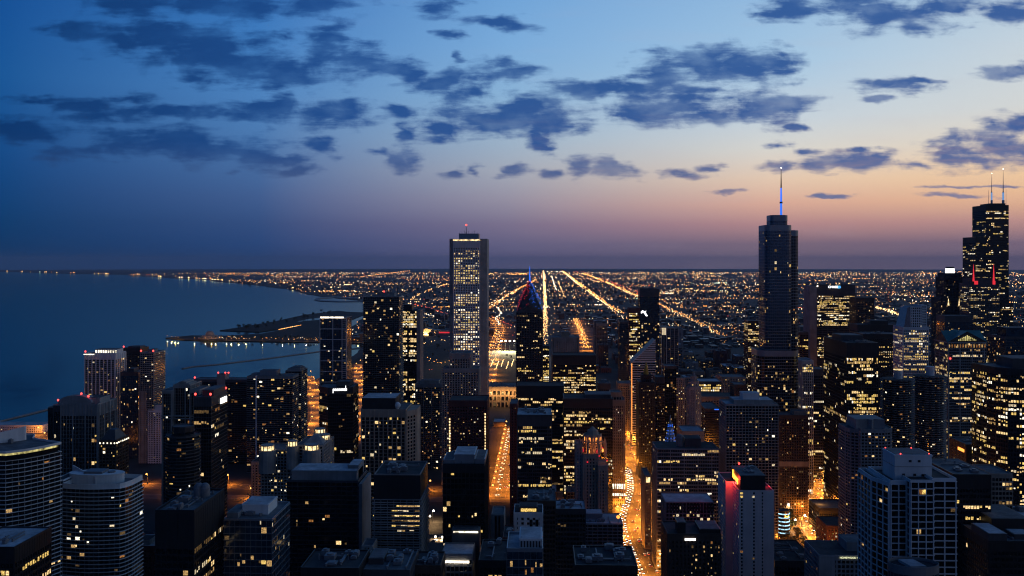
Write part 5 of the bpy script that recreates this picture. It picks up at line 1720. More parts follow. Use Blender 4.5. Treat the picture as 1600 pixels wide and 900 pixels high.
# tallest black skyscraper
Y = 2190
b = Bld('skyscraper', 'tallest black stepped skyscraper with two white antennas, at the far right', 'building', X_at(1552, Y), Y + 35)
st = {**STY['office'], 'wall': 'black', 'bw': 2.3, 'sh': 1.4, 'fh': 3.95, 'lit': .2, 'pal': 'white', 'cap': 12}
lf = lambda i, k, nf, j, nb, l: min(.5, l)
b.seg(rect(X_at(1524.5, Y), X_at(1540.5, Y), Y + 1, Y + 66), 0, Z_at(371, X_at(1530, Y), Y), st, lf)
b.seg(rect(X_at(1540.6, Y), X_at(1576, Y), Y, Y + 68), 0, Z_at(321, X_at(1555, Y), Y), st, lf)
b.seg(rect(X_at(1565, Y - 3), X_at(1583, Y - 3), Y - 3, Y + 40), 0, Z_at(474, X_at(1570, Y), Y), {**st, 'lit': .35, 'cap': 4})
zt = Z_at(321, X_at(1555, Y), Y)
b.pent(X_at(1546, Y + 10), X_at(1571, Y + 10), Y + 10, Y + 56, zt, 5, 'black')
for (px_, ptop, r_) in ((1549.5, 271, 1.5), (1567.5, 264, 1.9), (1544.5, 297, .5), (1572, 296, .5)):
    xx, yy = X_at(px_, Y + 30), Y + 30
    z2 = Z_at(ptop, xx, yy)
    mb = MB()
    if r_ > 1:
        mb.tube(xx, yy, zt + 4, zt + 14, r_ * 1.6, n=8); mb.tube(xx, yy, zt + 13.9, zt + 34, r_, n=8); mb.tube(xx, yy, zt + 33.9, z2, r_ * .6, .2, n=6)
    else:
        mb.tube(xx, yy, zt, z2, r_, .25, n=5)
    an = b.part('antenna', mb, M['white'])
    if r_ > 1:
        mb = MB(); mb.tube(xx, yy, zt + 14.2, zt + 32, r_ * 1.15, n=8); mb.build('light_band', glow('antenna_blue', (.25, .5, 1), .6, vary=False) if 'antenna_blue' not in bpy.data.materials else bpy.data.materials['antenna_blue'], an)
        mb = MB(); mb.ball(xx, yy, z2, .9); mb.build('lamp', M['lampw'], an)
b.done()
S('office_tower', 'deep blue flat slab between the tower with the white drum and the red-spired tower', 1476, 1520, 494, 1900, 40, 'glass', lit=.1, pal='off', cap=12)
# right edge
Y = 900
xa, xb = X_at(1575, Y), X_at(1660, Y)
z = Z_at(577, xa, Y)
b = Bld('office_tower', 'curved dark office full of bright yellow windows at the right edge', 'building', xa + 20, Y + 25, near=True)
b.seg([(xa - 11, Y + 40), (xa - 9.5, Y + 22), (xa - 6.5, Y + 10), (xa, Y), (xa + 9, Y - 3), (xb, Y - 5), (xb, Y + 50), (xa - 11, Y + 50)], 0, z, {**STY['office'], 'wall': 'black', 'bw': 2.4, 'sh': 1.5, 'lit': .5, 'pal': 'bright', 'cap': 5},
      litfn=lambda i, k, nf, j, nb, l: min(.8, l * 1.3))
b.pent(xa + 8, xa + 36, Y + 8, Y + 40, z, 9, 'char', 'roof')
mb = MB(); mb.box(xa - 4, xa + 26, Y - 7.5, Y - 6.6, 33, 36); b.part('light_strip', mb, M['sign_o'])
b.done()
S('office_tower', 'sloping blue-ribbed glass hall roof at the right edge, beside the curved yellow-lit office', 1571, 1612, 527, 1500, 60, 'glass', lit=.12, cap=3, pal='orange', bw=4, sh=.8, roof='roof', pent=[(.1, 1, .1, .6, 14, 'gblue')])
S('office_tower', 'blue glass office with a few lit rows, right of the green temple roof', 1540, 1558, 541, 1560, 36, 'glass', lit=.3, mode='off', pal='white', cap=14)
S('office_tower', 'black shadowed tower below the blue-ribbed hall roof, sprinkled with orange windows', 1558, 1600, 590, 1420, 40, 'office', wall='brown', lit=.14, mode='res', pal='orange')
b = S('office_block', 'wide black office with broad flat blue roof and few lit rows, bottom right', 1490, 1548, 742, 640, 50, 'office', wall='black', fh=3.7, bw=1.9, sh=1.5, pw=.25, lit=.03, cap=9, roof='roof', par=.5, units=4, pal='bright',
      litfn=lambda i, k, nf, j, nb, l: (.95 if (k in (3, 5, 13) and i == 0) else .9 if (k >= 10 and i == 0 and j > nb * .62 and k % 1 == 0 and k < 21) else .5 if (k == 0 and i == 0 and j < nb * .6) else .02))
b = S('office_block', 'beige gridded office with scattered lit rows, right of the wide flat-roofed black office', 1549, 1582, 742, 760, 34, 'grid', wall='stone', bw=2.8, pw=.5, sh=1.2, fh=3.7, lit=.25, mode='off', pal='off', cap=2)
b = S('hotel', 'plain grey hotel with pale lit lettering along its parapet, bottom right of centre', 1280, 1362, 869, 640, 34, 'grid', wall='grey', bw=2.9, pw=.7, mj=4, mw=1.2, sh=1.0, fh=3.1, lit=.05, pal='warm', cap=2.4, roof='roofd', par=.6, pent=[(.62, 1, .3, .85, 6, 'grey')])
x0, x1, y0, y1, z = b.box
xt = (X_at(1317, 640) + X_at(1359, 640)) / 2
text(b.root, 'HOMEWOOD SUITES HOTEL', (xt, y0 - .8, z - .9), 1.75, 'sign_y', depth_=.08)
mb = MB(); mb.box(x0 - .35, x0 + (x1 - x0) * .3, y0 - .72, y0 - .3, 0, z - .1); b.part('blank_wall', mb, M['grey'])
for k in range(4):
    mb = MB(); mb.box(x1 - 2.6, x1 - 1.4, y0 - .2, y0 - .1, z - 4.9 - 3.1 * k, z - 3.2 - 3.1 * k); b.part('window', mb, WIN[2])
# near curved roof at bottom
Y = 420
xc = X_at(1438, Y)
z = Z_at(893, xc, Y)
b = Bld('apartment_tower', 'rounded blue-grey roof with a white skylight, below the near white gridded tower', 'building', xc, Y + 8, near=True)
P = circ(xc, Y + 8, 11, 28, 8)
b.seg(P, 0, z, {**STY['glass'], 'lit': .0, 'cap': 2, 'wall': 'steel'}, deck=False)
b.deck(P, z, 'roofd', 1.5, 'steel')
mb = MB(); mb.prism([(xc - 3, Y + 3), (xc + 4, Y + 3.4), (xc + 2, Y + 13), (xc - 5, Y + 12.6)], z + .2, z + 1.4); b.part('skylight', mb, M['roofw'])
b.done()
b = S('office_block', 'dark low block with a lamp-lit roof corner on the orange street', 1280, 1326, 796, 1060, 40, 'office', wall='black', lit=.05, cap=4, roof='roof', par=1.5)
x0, x1, y0, y1, z = b.box
LAMPS_EXTRA.append((x0 + 7, y0 + 20, z + 4, (1, .45, .12), 2500.0))
S('brick_block', 'dark red brick block with a lit upper row facing the orange street', 1292, 1327, 823, 960, 36, 'punched', wall='brick', lit=.2, pal='white', cap=2, roof='roofd')
# little round blue-lit building
Y = 1050
xc = X_at(1224, Y)
b = Bld('round_pavilion', 'small round building ringed by bands of cool white light, beside the orange plaza', 'building', xc, Y, near=True)
z = Z_at(798, xc, Y)
b.seg(circ(xc, Y, 6.6, 24), 0, z, {**STY['bands'], 'sh': .5, 'lit': 0, 'fh': 4, 'wall': 'char', 'pw': 0, 'sd': .3}, deck=True)
k = z - 3
while k > 4:
    mb = MB(); mb.tube(xc, Y, k, k + 1.1, 6.95, n=24); b.part('light_band', mb, M['cyan_l']); k -= 4.2
b.done()
S('office_block', 'flat blue-grey roof at the bottom between the red-signed hotel and the lettered hotel', 1211, 1274, 878, 800, 60, 'office', wall='black', lit=.03, cap=4, roof='roofd', units=8)
b = S('hotel', 'dark corner block with two glowing orange roof signs, before the green-roofed tower', 1510, 1546, 696, 980, 40, 'punched', wall='brown', lit=.05, bw=3.4, cap=5, units=3)
x0, x1, y0, y1, z = b.box
mb = MB(); mb.box(x0 - .9, x0 - .4, y0 + 4, y0 + 18, z - 8, z - 5); mb.box(x1 + 4, x1 + 14, y0 + 10, y0 + 10.5, z - 6.5, z - 3); mb.box(x1, x1 + 15, y0 + 11, y0 + 30, 0, z - 3.2); b.part('sign', mb, M['sign_o'])
m2 = MB(); m2.box(x1 + .2, x1 + 15.5, y0 + 10.8, y0 + 31, 0, z - 3.0); b.part('side_wing', m2, M['brown'])
b = S('office_block', 'dark stepped flat roofs in the bottom right corner', 1545, 1640, 848, 600, 60, 'office', wall='black', lit=.03, cap=5, roof='roof', units=14, pent=[(.0, .3, .0, .4, 5, 'char', 'roofw'), (.35, 1.0, .4, 1.0, 8, 'black', 'roof'), (.5, .8, .1, .3, 3, 'char', 'roofw')])
S('brick_block', 'low reddish block behind the stepped flat roofs in the bottom right corner', 1553, 1640, 808, 760, 34, 'punched', wall='brick', lit=.04, cap=3, roof='roofw', units=5)
# mid-distance stone blocks right of centre
S('office_block', 'stone loft with a bright window row near its top, behind the pale gridded tower', 1128, 1165, 590, 1500, 40, 'punched', wall='stone', lit=.08, pal='warm', cap=2, roof='roof', litfn=lambda i, k, nf, j, nb, l: .9 if k in (0, 2) and i == 0 else .06)
S('office_block', 'long white-lit office floor block behind the slim octagonal tower', 1092, 1127, 597, 1440, 40, 'office', wall='char', lit=.8, pal='white', cap=3, roof='roofw', litfn=lambda i, k, nf, j, nb, l: .85 if k < 3 else .1)
S('office_block', 'brown flat-roofed loft with a tan parapet right of the slim octagonal tower', 1097, 1150, 621, 1330, 44, 'punched', wall='stone', lit=.03, cap=4, roof='roofd')
b = S('apartment_block', 'brown stepped block with a blue neon edge, right of the slim octagonal tower', 1102, 1126, 640, 1210, 60, 'bands', wall='brown', lit=.12, sd=.3, sh=1.2, cap=2, roof='roof')
x0, x1, y0, y1, z = b.box
mb = MB(); mb.box(x1 - 8, x1 + .3, y0 - .8, y0 - .3, z - .3, z + .9); b.part('neon_edge', mb, M['blue_l'])
S('office_block', 'stone office in shadow between the blue-lit clock tower and the brown stepped block', 1066, 1100, 675, 1140, 40, 'punched', wall='stone', lit=.06, roof='roofw', cap=3)
S('office_block', 'tan stone office on the right of the avenue, lit orange from the street', 966, 988, 600, 1640, 40, 'punched', wall='stone', lit=.07, roof='roof')
S('office_block', 'dark flat-topped office with a roof plant, just right of the wide evenly lit office', 935, 954, 600, 1440, 34, 'office', wall='char', lit=.25, roof='roof', units=3)
S('office_tower', 'brown tower in shadow left of the pale gridded tower, above the orange side street', 1148, 1166, 602, 1230, 30, 'punched', wall='brown', lit=.05)
b = S('pavilion', 'long low orange floodlit building with flat roofs beyond the straight orange street', 763, 808, 607, 1960, 70, 'piers', wall='stone', bw=9, pw=3, sh=4, fh=12, lit=.95, pal='orange', cap=6, roof='roof', units=4, zfix=42)
x0, x1, y0, y1, z = b.box
for q in range(5):
    LAMPS_EXTRA.append((x0 + 5 + q * (x1 - x0 - 10) / 4, y0 - 9, 30, (1, .5, .16), 9000.0))
S('office_block', 'pale flat roof with a dim lobby at the far end of the straight orange street', 771, 789, 660, 1730, 40, 'office', wall='stone', lit=.6, pal='orange', cap=18, roof='roofw')
S('office_tower', 'dark red-brown slab with sparse windows on the right of the straight orange street', 797, 808.5, 632, 1080, 40, 'punched', wall='red', lit=.07, bw=4)
# ================================================================== streets, lamps, cars, park, distance
ROADS = []
NROAD = 0


def road(name, pts, w, z=.08, mark=True, mat='asphalt', k=6):
    global NROAD
    NROAD += 1
    z += NROAD * .0061
    sp = smooth(pts, k) if k > 1 else pts
    strip(name + '_pavement', sp, w + 9, M['paving'], z - .05 + .12)
    strip(name, sp, w, M[mat], z + .15)
    if mark:
        mb = MB()
        acc = 0
        for (a, b_) in zip(sp, sp[1:]):
            A, B = Vector(a), Vector(b_)
            L = (B - A).length
            t = (B - A) / max(L, .01)
            n = Vector((-t.y, t.x))
            s = 0
            while s < L:
                for off in (-.25, .012, .25):
                    e = min(L, s + (4 if off else L))
                    c0, c1 = A + t * s + n * off * w, A + t * e + n * off * w
                    h = n * .13
                    if off or s == 0:
                        mb.add([((c0 - h).x, (c0 - h).y, z + .165), ((c0 + h).x, (c0 + h).y, z + .165), ((c1 + h).x, (c1 + h).y, z + .165), ((c1 - h).x, (c1 - h).y, z + .165)], [(0, 3, 2, 1)])
                s += 12
        structure('road_markings', mb, M['paint'])
    for q in sp:
        ROADS.append((q[0], q[1], w / 2 + 8))
    for (a, b_) in zip(sp, sp[1:]):
        m_ = ((a[0] + b_[0]) / 2, (a[1] + b_[1]) / 2)
        ROADS.append((m_[0], m_[1], w / 2 + 8))
    return sp


ave = road('avenue', [G(q, r) for q, r in ((1080, 1010), (1030, 930), (1006, 880), (991, 846), (983, 815), (990, 785), (995, 760), (988, 728), (979, 700), (971, 670), (964, 640), (955, 612))], 30)
st2 = road('straight_street', [(-52, 1213), (-52, 1300), (-52, 1400), (-52, 1500), (-52, 1600), (-52, 1720)], 24)
riv = road('riverside_drive', [(-1000, 1262), (-600, 1262), (-300, 1258), (-100, 1255), (60, 1255), (108, 1252)], 22)
riv2 = road('lower_drive', [(-1000, 1205), (-600, 1205), (-300, 1203), (-100, 1200), (80, 1200)], 14, mark=False)
sst = road('side_street', [G(q, r) for q, r in ((1345, 960), (1312, 885), (1290, 852), (1271, 820), (1269, 792), (1273, 765), (1279, 730), (1283, 700), (1284, 670), (1286, 650))], 21)
s3 = road('cross_street', [G(q, r) for q, r in ((1211, 868), (1245, 866), (1300, 868), (1345, 870))], 12, mark=False)
s4 = road('narrow_street', [(250, 800), (250, 1000), (250, 1600)], 13, mark=False)
s5 = road('lake_street', [G(72, 672), G(62, 690), G(55, 725), G(50, 765), G(46, 810)], 20, mark=False)
s7 = road('shore_drive', [G(480, 588), G(489, 610), G(497, 640), G(494, 668), G(485, 700)], 22, mark=False)
s8 = road('tower_street', [G(560, 570), G(561, 600), G(562, 640), G(563, 690)], 16, mark=False)
s6 = road('left_street', [G(447, 800), G(436, 830), G(425, 860), G(413, 900)], 16, mark=False)
park = road('park_drive', [G(q, r) for q, r in ((757, 618), (763, 590), (769, 560), (775, 537), (781, 518), (776, 507), (764, 498))], 34, mark=False)
far1 = road('long_avenue', [(13, 2600), (13, 3300), (13, 5000), (13, 7500)], 26, mark=False, k=1)
far2 = road('south_street', [G(q, r) for q, r in ((917, 548), (908, 522), (900, 502))], 26, mark=False)

def gl(*pp):
    return [G(*q) for q in pp]


HW = [(gl((851, 548), (852, 500), (851, 460), (850, 436), (849, 424)), 24, 0, 1.0, 12, 1), (gl((853, 500), (852, 460), (851, 430)), 40, 0, .9, 8, 1),
      (gl((972, 492), (940, 470), (905, 444), (878, 424)), 30, 1, 1.1, 14, 1), (gl((968, 491), (936, 470), (903, 445), (878, 424)), 40, 5, .7, 10, 1),
      (gl((1132, 528), (1085, 503), (1040, 482), (1012, 469)), 30, 1, 1.0, 16, 1), (gl((1122, 525), (1080, 503), (1040, 484)), 50, 5, .6, 16, 1),
      (gl((1003, 466), (965, 450), (935, 437), (910, 428)), 24, 1, 1.0, 26, 1), (gl((1000, 460), (968, 447), (940, 436)), 40, 4, .9, 26, 1), (gl((1006, 470), (975, 455), (950, 443)), 44, 5, .7, 20, 1),
      (gl((764, 484), (786, 468), (812, 452), (838, 438)), 36, 1, 1.0, 20, 1), (gl((772, 478), (790, 464), (806, 455)), 60, 5, .7, 10, 1),
      (gl((898, 500), (908, 522), (917, 548)), 16, 1, 1.0, 10, 1), (gl((884, 470), (878, 455), (872, 440)), 60, 0, .8, 6, .8), (gl((869, 455), (862, 432)), 60, 2, .8, 6, .8),
      (gl((1362, 481), (1382, 485), (1412, 497)), 16, 0, 1.1, 14, 1), (gl((1362, 482), (1384, 487), (1410, 497)), 26, 5, .7, 8, 1), (gl((1440, 488), (1475, 498)), 20, 1, 1, 10, 1),
      (gl((1580, 474), (1600, 476), (1640, 480)), 24, 0, 1.1, 20, 1), (gl((640, 476), (668, 483), (700, 494)), 26, 4, 1.0, 14, 1), (gl((655, 491), (672, 495), (685, 499)), 18, 2, .8, 8, 1),
      (gl((560, 434), (590, 430), (640, 424)), 50, 1, .9, 30, 1), (gl((640, 470), (670, 455), (700, 445)), 60, 0, .9, 20, .9), (gl((767, 575), (773, 545), (780, 520)), 26, 0, .9, 15, 1),
      (gl((1060, 447), (1110, 449), (1195, 454)), 40, 1, 1, 40, .9), (gl((1100, 470), (1150, 463), (1195, 472)), 50, 1, .9, 30, .8), (gl((1030, 470), (1090, 487), (1160, 491)), 50, 1, .9, 30, .8),
      (gl((780, 510), (775, 500), (783, 492), (777, 482)), 26, 2, .9, 6, 1), (gl((770, 498), (800, 512), (815, 517)), 30, 4, .9, 6, 1), (gl((1250, 455), (1340, 450), (1460, 446)), 60, 0, .9, 60, .8)]
for h_ in HW:
    for (a, b_) in zip(h_[0], h_[0][1:]):
        n_ = int(math.hypot(b_[0] - a[0], b_[1] - a[1]) / 60) + 1
        for q in range(n_):
            if a[1] < 9000:
                ROADS.append((a[0] + (b_[0] - a[0]) * q / n_, a[1] + (b_[1] - a[1]) * q / n_, 26))

# ---- a street lamp with its parts, then copies
lampdata = {}


def lamp_light(name, col, e, kind='POINT'):
    l = bpy.data.lights.new(name, kind)
    if kind == 'SPOT':
        l.spot_size = R(168)
        l.spot_blend = .5
    l.color = col
    l.energy = e
    l.shadow_soft_size = .5
    return l


SOD = (1, .30, .03)
LIGHTS = {'o': lamp_light('street_light', SOD, 145000, 'SPOT'), 'b': lamp_light('globe_light', SOD, 42000), 'q': lamp_light('dim_street_light', (1, .27, .02), 48000, 'SPOT'), 'f': lamp_light('shore_light', (1, .42, .1), 14000), 'w': lamp_light('white_street_light', (1, .62, .28), 24000, 'SPOT')}
mb = MB()
mb.tube(0, 0, 0, .5, .28, .2, n=6)
mb.tube(0, 0, .45, 10.2, .12, .08, n=6)
mb.box(0, 2.2, -.06, .06, 10.05, 10.2)
pole_me = mb.mesh('pole', M['char'])
HEADS = {}
for k_, mt, r_ in (('o', 'lamp', .95), ('w', 'lampw', .85), ('f', 'lamp', .6)):
    mb = MB()
    mb.ball(2.1, 0, 9.6, r_, n=8, k=6, sz=.7)
    mb.box(1.5, 2.7, -.3, .3, 10.15, 10.4)
    HEADS[k_] = mb.mesh('lamp_head', M[mt])
NL = 0


def street_lamp(x, y, rz, label, group, kind='o', light=True, head=None, sc=1.4, dim=False):
    global NL
    r = empty('street_lamp', (x, y, drop(x, y)), label, 'street lamp', group)
    r.rotation_euler = (0, 0, rz)
    r.scale = (sc, sc, sc)
    o = bpy.data.objects.new('pole', pole_me); COL.objects.link(o); o.parent = r
    o = bpy.data.objects.new('lamp_head', HEADS[head or kind]); COL.objects.link(o); o.parent = r
    if light:
        o = bpy.data.objects.new('lamp_light', LIGHTS['f' if head == 'f' else 'q' if dim else 'b' if (kind == 'o' and NL % 3 == 0) else kind]); COL.objects.link(o); o.parent = r
        o.location = (2.1, 0, 8.6)
    NL += 1


def lamps(sp, gap, off, label, group, both=True, start=0.0, end=1e9, jitter=.1, **kw):
    acc, nxt, side = 0.0, start, 1
    for (a, b_) in zip(sp, sp[1:]):
        A, B = Vector(a), Vector(b_)
        L = (B - A).length
        t = (B - A) / max(L, .01)
        n = Vector((-t.y, t.x))
        while nxt < acc + L:
            q = A + t * (nxt - acc)
            for s in ((1, -1) if both else (side,)):
                c = q + n * off * s
                rz = math.atan2(-n.y * s, -n.x * s)
                px, py = proj(c.x, c.y, 9)
                if py < 925 and nxt < end:
                    street_lamp(c.x, c.y, rz, label, group, **kw)
            side = -side
            nxt += gap * rng.uniform(1 - jitter, 1 + jitter)
        acc += L


lamps(ave, 42, 17, 'glowing orange street lamp on the wide curving avenue right of centre', 'lamps along the avenue')
lamps(st2, 40, 14, 'glowing orange street lamp on the straight street left of centre', 'lamps along the straight street', start=10, dim=True)
lamps(riv, 58, 13, 'orange street lamp on the riverside drive between the left towers', 'lamps along the riverside drive', both=False, dim=True)
lamps(riv2, 90, 9, 'orange street lamp on the lower drive beside the river', 'lamps along the lower drive', both=False, dim=True)
lamps(s6, 70, 9, 'orange street lamp in the side street left of the banded block', 'lamps in the left side street', both=False)
lamps(sst, 44, 14, 'orange street lamp on the bending street left of the big black office', 'lamps along the bending street')
lamps(park, 130, 19, 'street lamp on the bright drive through the dark park', 'lamps along the park drive', sc=1.5)
lamps(far2, 150, 15, 'street lamp on the short glowing street beyond the wide lit office', 'lamps along the south street', both=True, sc=1.6)
lamps(s4, 52, 8, 'street lamp in the narrow street left of the pale gridded tower', 'lamps in the narrow street', both=False, start=60)
lamps(s5, 55, 10, 'street lamp on the street between the leftmost towers', 'lamps on the lake street', both=False)
lamps(s7, 70, 12, 'orange street lamp on the shore drive between the harbour and the white-ruled tower', 'lamps along the shore drive', both=False)
lamps(s8, 90, 9, 'orange street lamp in the gap right of the white-ruled tower', 'lamps in the tower street', both=False)
shore_pts = [(-1485, 3640), (-1380, 3560), (-1190, 3532), (-850, 3490), (-640, 3446)]
lamps([(x, y + 17) for x, y in smooth(shore_pts, 4)], 50, 3, 'shore lamp mirrored in the harbour below the dark peninsula', 'lamps along the peninsula shore', both=False, jitter=.75, kind='o', head='f', sc=1.0)
for (x, y, z, c, e) in LAMPS_EXTRA:
    l = lamp_light('floodlight', c, e)
    l.shadow_soft_size = 1.2
    o = bpy.data.objects.new('floodlight_lamp', l)
    COL.objects.link(o)
    o.location = (x, y, z)

for (q, r_) in ((671, 826), (681, 857), (690, 858), (676, 815), (1236, 806), (1228, 818), (1242, 832), (1254, 823), (1232, 840), (1222, 826)):
    x, y = G(q, r_)
    street_lamp(x, y, rng.uniform(0, 6), 'white lamp lighting a small paved square between dark towers' if q < 800 else 'white lamp among the trees of the plaza by the round pavilion', 'lamps in the small square' if q < 800 else 'lamps on the plaza', kind='w')

# ---- cars
CARMATS = [wallmat('car_paint_' + n_, c_, .3, .05, spec=.5) for n_, c_ in (('dark', (.03, .03, .035)), ('silver', (.4, .4, .42)), ('white', (.7, .7, .7)), ('red', (.3, .03, .03)), ('blue', (.04, .07, .2)))]
CARS = []
for m_ in CARMATS:
    mb = MB()
    mb.add([(-.9, -2.2, .35), (.9, -2.2, .35), (.9, 2.2, .35), (-.9, 2.2, .35), (-.88, -2.25, .75), (.88, -2.25, .75), (.88, 2.25, .8), (-.88, 2.25, .8), (-.86, -1.2, .92), (.86, -1.2, .92), (.86, 1.7, .95), (-.86, 1.7, .95)],
           [(3, 2, 1, 0), (0, 1, 5, 4), (1, 2, 6, 5), (2, 3, 7, 6), (3, 0, 4, 7), (4, 5, 9, 8), (5, 6, 10, 9), (6, 7, 11, 10), (7, 4, 8, 11), (8, 9, 10, 11)])
    body = mb.mesh('body', m_)
    CARS.append(body)
mb = MB()
mb.add([(-.82, -1.15, .9), (.82, -1.15, .9), (.82, 1.65, .93), (-.82, 1.65, .93), (-.66, -.45, 1.42), (.66, -.45, 1.42), (.66, 1.0, 1.42), (-.66, 1.0, 1.42)], [(0, 1, 5, 4), (1, 2, 6, 5), (2, 3, 7, 6), (3, 0, 4, 7), (4, 5, 6, 7)])
CAB = mb.mesh('cabin', M['gblack'])
mb = MB()
for n_ in range(12):
    pass
a_ = [(.0, .32 * math.cos(R(30 * q)), .32 + .32 * math.sin(R(30 * q))) for q in range(12)]
mb.add([(-.11, q[1], q[2]) for q in a_] + [(.11, q[1], q[2]) for q in a_], [(i, (i + 1) % 12, 12 + (i + 1) % 12, 12 + i) for i in range(12)] + [tuple(range(11, -1, -1)), tuple(range(12, 24))])
WHEEL = mb.mesh('wheel', M['black'])
mb = MB(); mb.ball(0, 0, 0, .42, n=6, k=4, sz=.6); HEADL = mb.mesh('headlight', M['head'])
mb = MB(); mb.box(-.26, .26, -.1, .1, -.16, .16); TAILL = mb.mesh('taillight', M['tail'])


def car(x, y, rz, label, group):
    r = empty('car', (x, y, .25), label, 'car', group)
    r.rotation_euler = (0, 0, rz)
    for nm, me, loc in [('body', CARS[rng.randrange(5)], (0, 0, 0)), ('cabin', CAB, (0, 0, 0))] + [('wheel', WHEEL, (sx * .82, sy, 0)) for sx in (-1, 1) for sy in (-1.4, 1.4)] + \
            [('headlight', HEADL, (sx * .62, -2.28, .66)) for sx in (-1, 1)] + [('taillight', TAILL, (sx * .62, 2.28, .72)) for sx in (-1, 1)]:
        o = bpy.data.objects.new(nm, me)
        COL.objects.link(o)
        o.parent = r
        o.location = loc


def cars(sp, lanes, s0, s1, gap, labels, group):
    for (off, toward) in lanes:
        acc, nxt = 0.0, s0 + rng.uniform(0, gap)
        for (a, b_) in zip(sp, sp[1:]):
            A, B = Vector(a), Vector(b_)
            L = (B - A).length
            t = (B - A) / max(L, .01)
            n = Vector((-t.y, t.x))
            while nxt < acc + L and nxt < s1:
                q = A + t * (nxt - acc) + n * off
                rz = math.atan2(t.y, t.x) - math.pi / 2 + (0 if toward else math.pi)
                px, py = proj(q.x, q.y, 1)
                if py < 915:
                    car(q.x, q.y, rz, labels[0 if toward else 1], group)
                nxt += gap * rng.uniform(.6, 1.6)
            acc += L


AV = ('car with white headlights in the dense stream on the left side of the curving avenue', 'car showing red tail lights on the right side of the curving avenue')
cars(ave, [(11.5, True), (8.3, True), (5.0, True)], 100, 640, 10.5, AV, 'cars on the curving avenue')
cars(ave, [(-5, False), (-9, False)], 60, 900, 38, AV, 'cars on the curving avenue')
SV = ('car with white headlights on the straight street left of centre', 'car with red tail lights on the straight street left of centre')
cars(st2, [(7, True), (3.4, True)], 10, 500, 26, SV, 'cars on the straight street')
cars(st2, [(-4, False), (-8, False)], 10, 500, 45, SV, 'cars on the straight street')
BV = ('car with white headlights on the bending street by the round pavilion', 'car with red tail lights on the bending street by the round pavilion')
cars(sst, [(7, True), (3, True)], 60, 700, 34, BV, 'cars on the bending street')
cars(sst, [(-5, False)], 60, 700, 45, BV, 'cars on the bending street')

# ---- trees
TREES = []
for v_ in range(4):
    r2 = random.Random(40 + v_)
    mb = MB()
    mb.tube(0, 0, 0, 3.6, .3, .2, n=7)
    for q in range(6):
        a_ = q * 1.05 + r2.uniform(-.3, .3)
        h0 = 2.6 + q * .45
        x1_, y1_, z1_ = 1.9 * math.cos(a_), 1.9 * math.sin(a_), h0 + 2.4
        mb.add([(-.07, -.07, h0), (.07, -.07, h0), (.0, .09, h0), (x1_, y1_, z1_)], [(0, 1, 3), (1, 2, 3), (2, 0, 3)])
    trunk = mb.mesh('trunk', M['bark'])
    mb = MB()
    cl = [(r2.uniform(-2.2, 2.2), r2.uniform(-2.2, 2.2), r2.uniform(3.8, 7.6), r2.uniform(.9, 1.7)) for _ in range(13)]
    for (cx, cy6, cz, cr) in cl:
        for _ in range(34):
            d_ = Vector((r2.gauss(0, 1), r2.gauss(0, 1), r2.gauss(0, .8)))
            d_ = d_.normalized() * cr * r2.uniform(.45, 1.1)
            c_ = Vector((cx, cy6, cz)) + d_
            t1 = Vector((r2.gauss(0, 1), r2.gauss(0, 1), r2.gauss(0, 1))).normalized() * r2.uniform(.2, .42)
            t2 = t1.cross(Vector((r2.gauss(0, 1), r2.gauss(0, 1), r2.gauss(0, 1)))).normalized() * r2.uniform(.15, .3)
            mb.add([tuple(c_ - t1), tuple(c_ + t2), tuple(c_ + t1), tuple(c_ - t2)], [(0, 1, 2, 3)])
    TREES.append((trunk, mb.mesh('crown', M['leaf'])))


def tree(x, y, s, label, group, z=0):
    r = empty('tree', (x, y, drop(x, y) + z), label, 'tree', group)
    r.rotation_euler = (0, 0, rng.uniform(0, 6.28))
    r.scale = (s, s, s * rng.uniform(.85, 1.15))
    v_ = rng.choice(TREES)
    for nm, me in zip(('trunk', 'crown'), v_):
        o = bpy.data.objects.new(nm, me)
        COL.objects.link(o)
        o.parent = r


def free(x, y, r=3.0):
    for (x0, x1, y0, y1, z0, z1, b_) in AABB:
        if x0 - r < x < x1 + r and y0 - r < y < y1 + r:
            return False
    for (rx, ry, rw) in ROADS:
        if abs(rx - x) < 200 and abs(ry - y) < 200 and math.hypot(rx - x, ry - y) < rw + r:
            return False
    return True


n_ = 0
while n_ < 26:
    x, y = G(rng.uniform(1214, 1256), rng.uniform(805, 858))
    if free(x, y, 2):
        tree(x, y, rng.uniform(1.1, 1.6), 'dark leafy tree on the lamp-lit plaza below the round pavilion', 'trees on the plaza')
        n_ += 1
for q in range(44):
    t = rng.random()
    x, y = -1260 - 130 * rng.random() + 60 * t, 4090 + 1500 * t ** 1.4
    tree(x, y, rng.uniform(1.6, 2.8), 'dark tree on the island shore behind the domed hall', 'trees on the island shore', .4)
for q in range(40):
    x = rng.uniform(-1330, -700)
    y = 3570 + (x + 1330) * -.13 + rng.uniform(0, 110)
    tree(x, y, rng.uniform(1.2, 2.0), 'dark tree among the lamps of the peninsula', 'trees on the peninsula', .3)
n_ = 0
while n_ < 70:
    x, y = rng.uniform(-620, -60), rng.uniform(2150, 3700)
    if free(x, y, 4):
        tree(x, y, rng.uniform(1.3, 2.2), 'dark tree in the unlit park beyond the tallest pale tower', 'trees in the park')
        n_ += 1

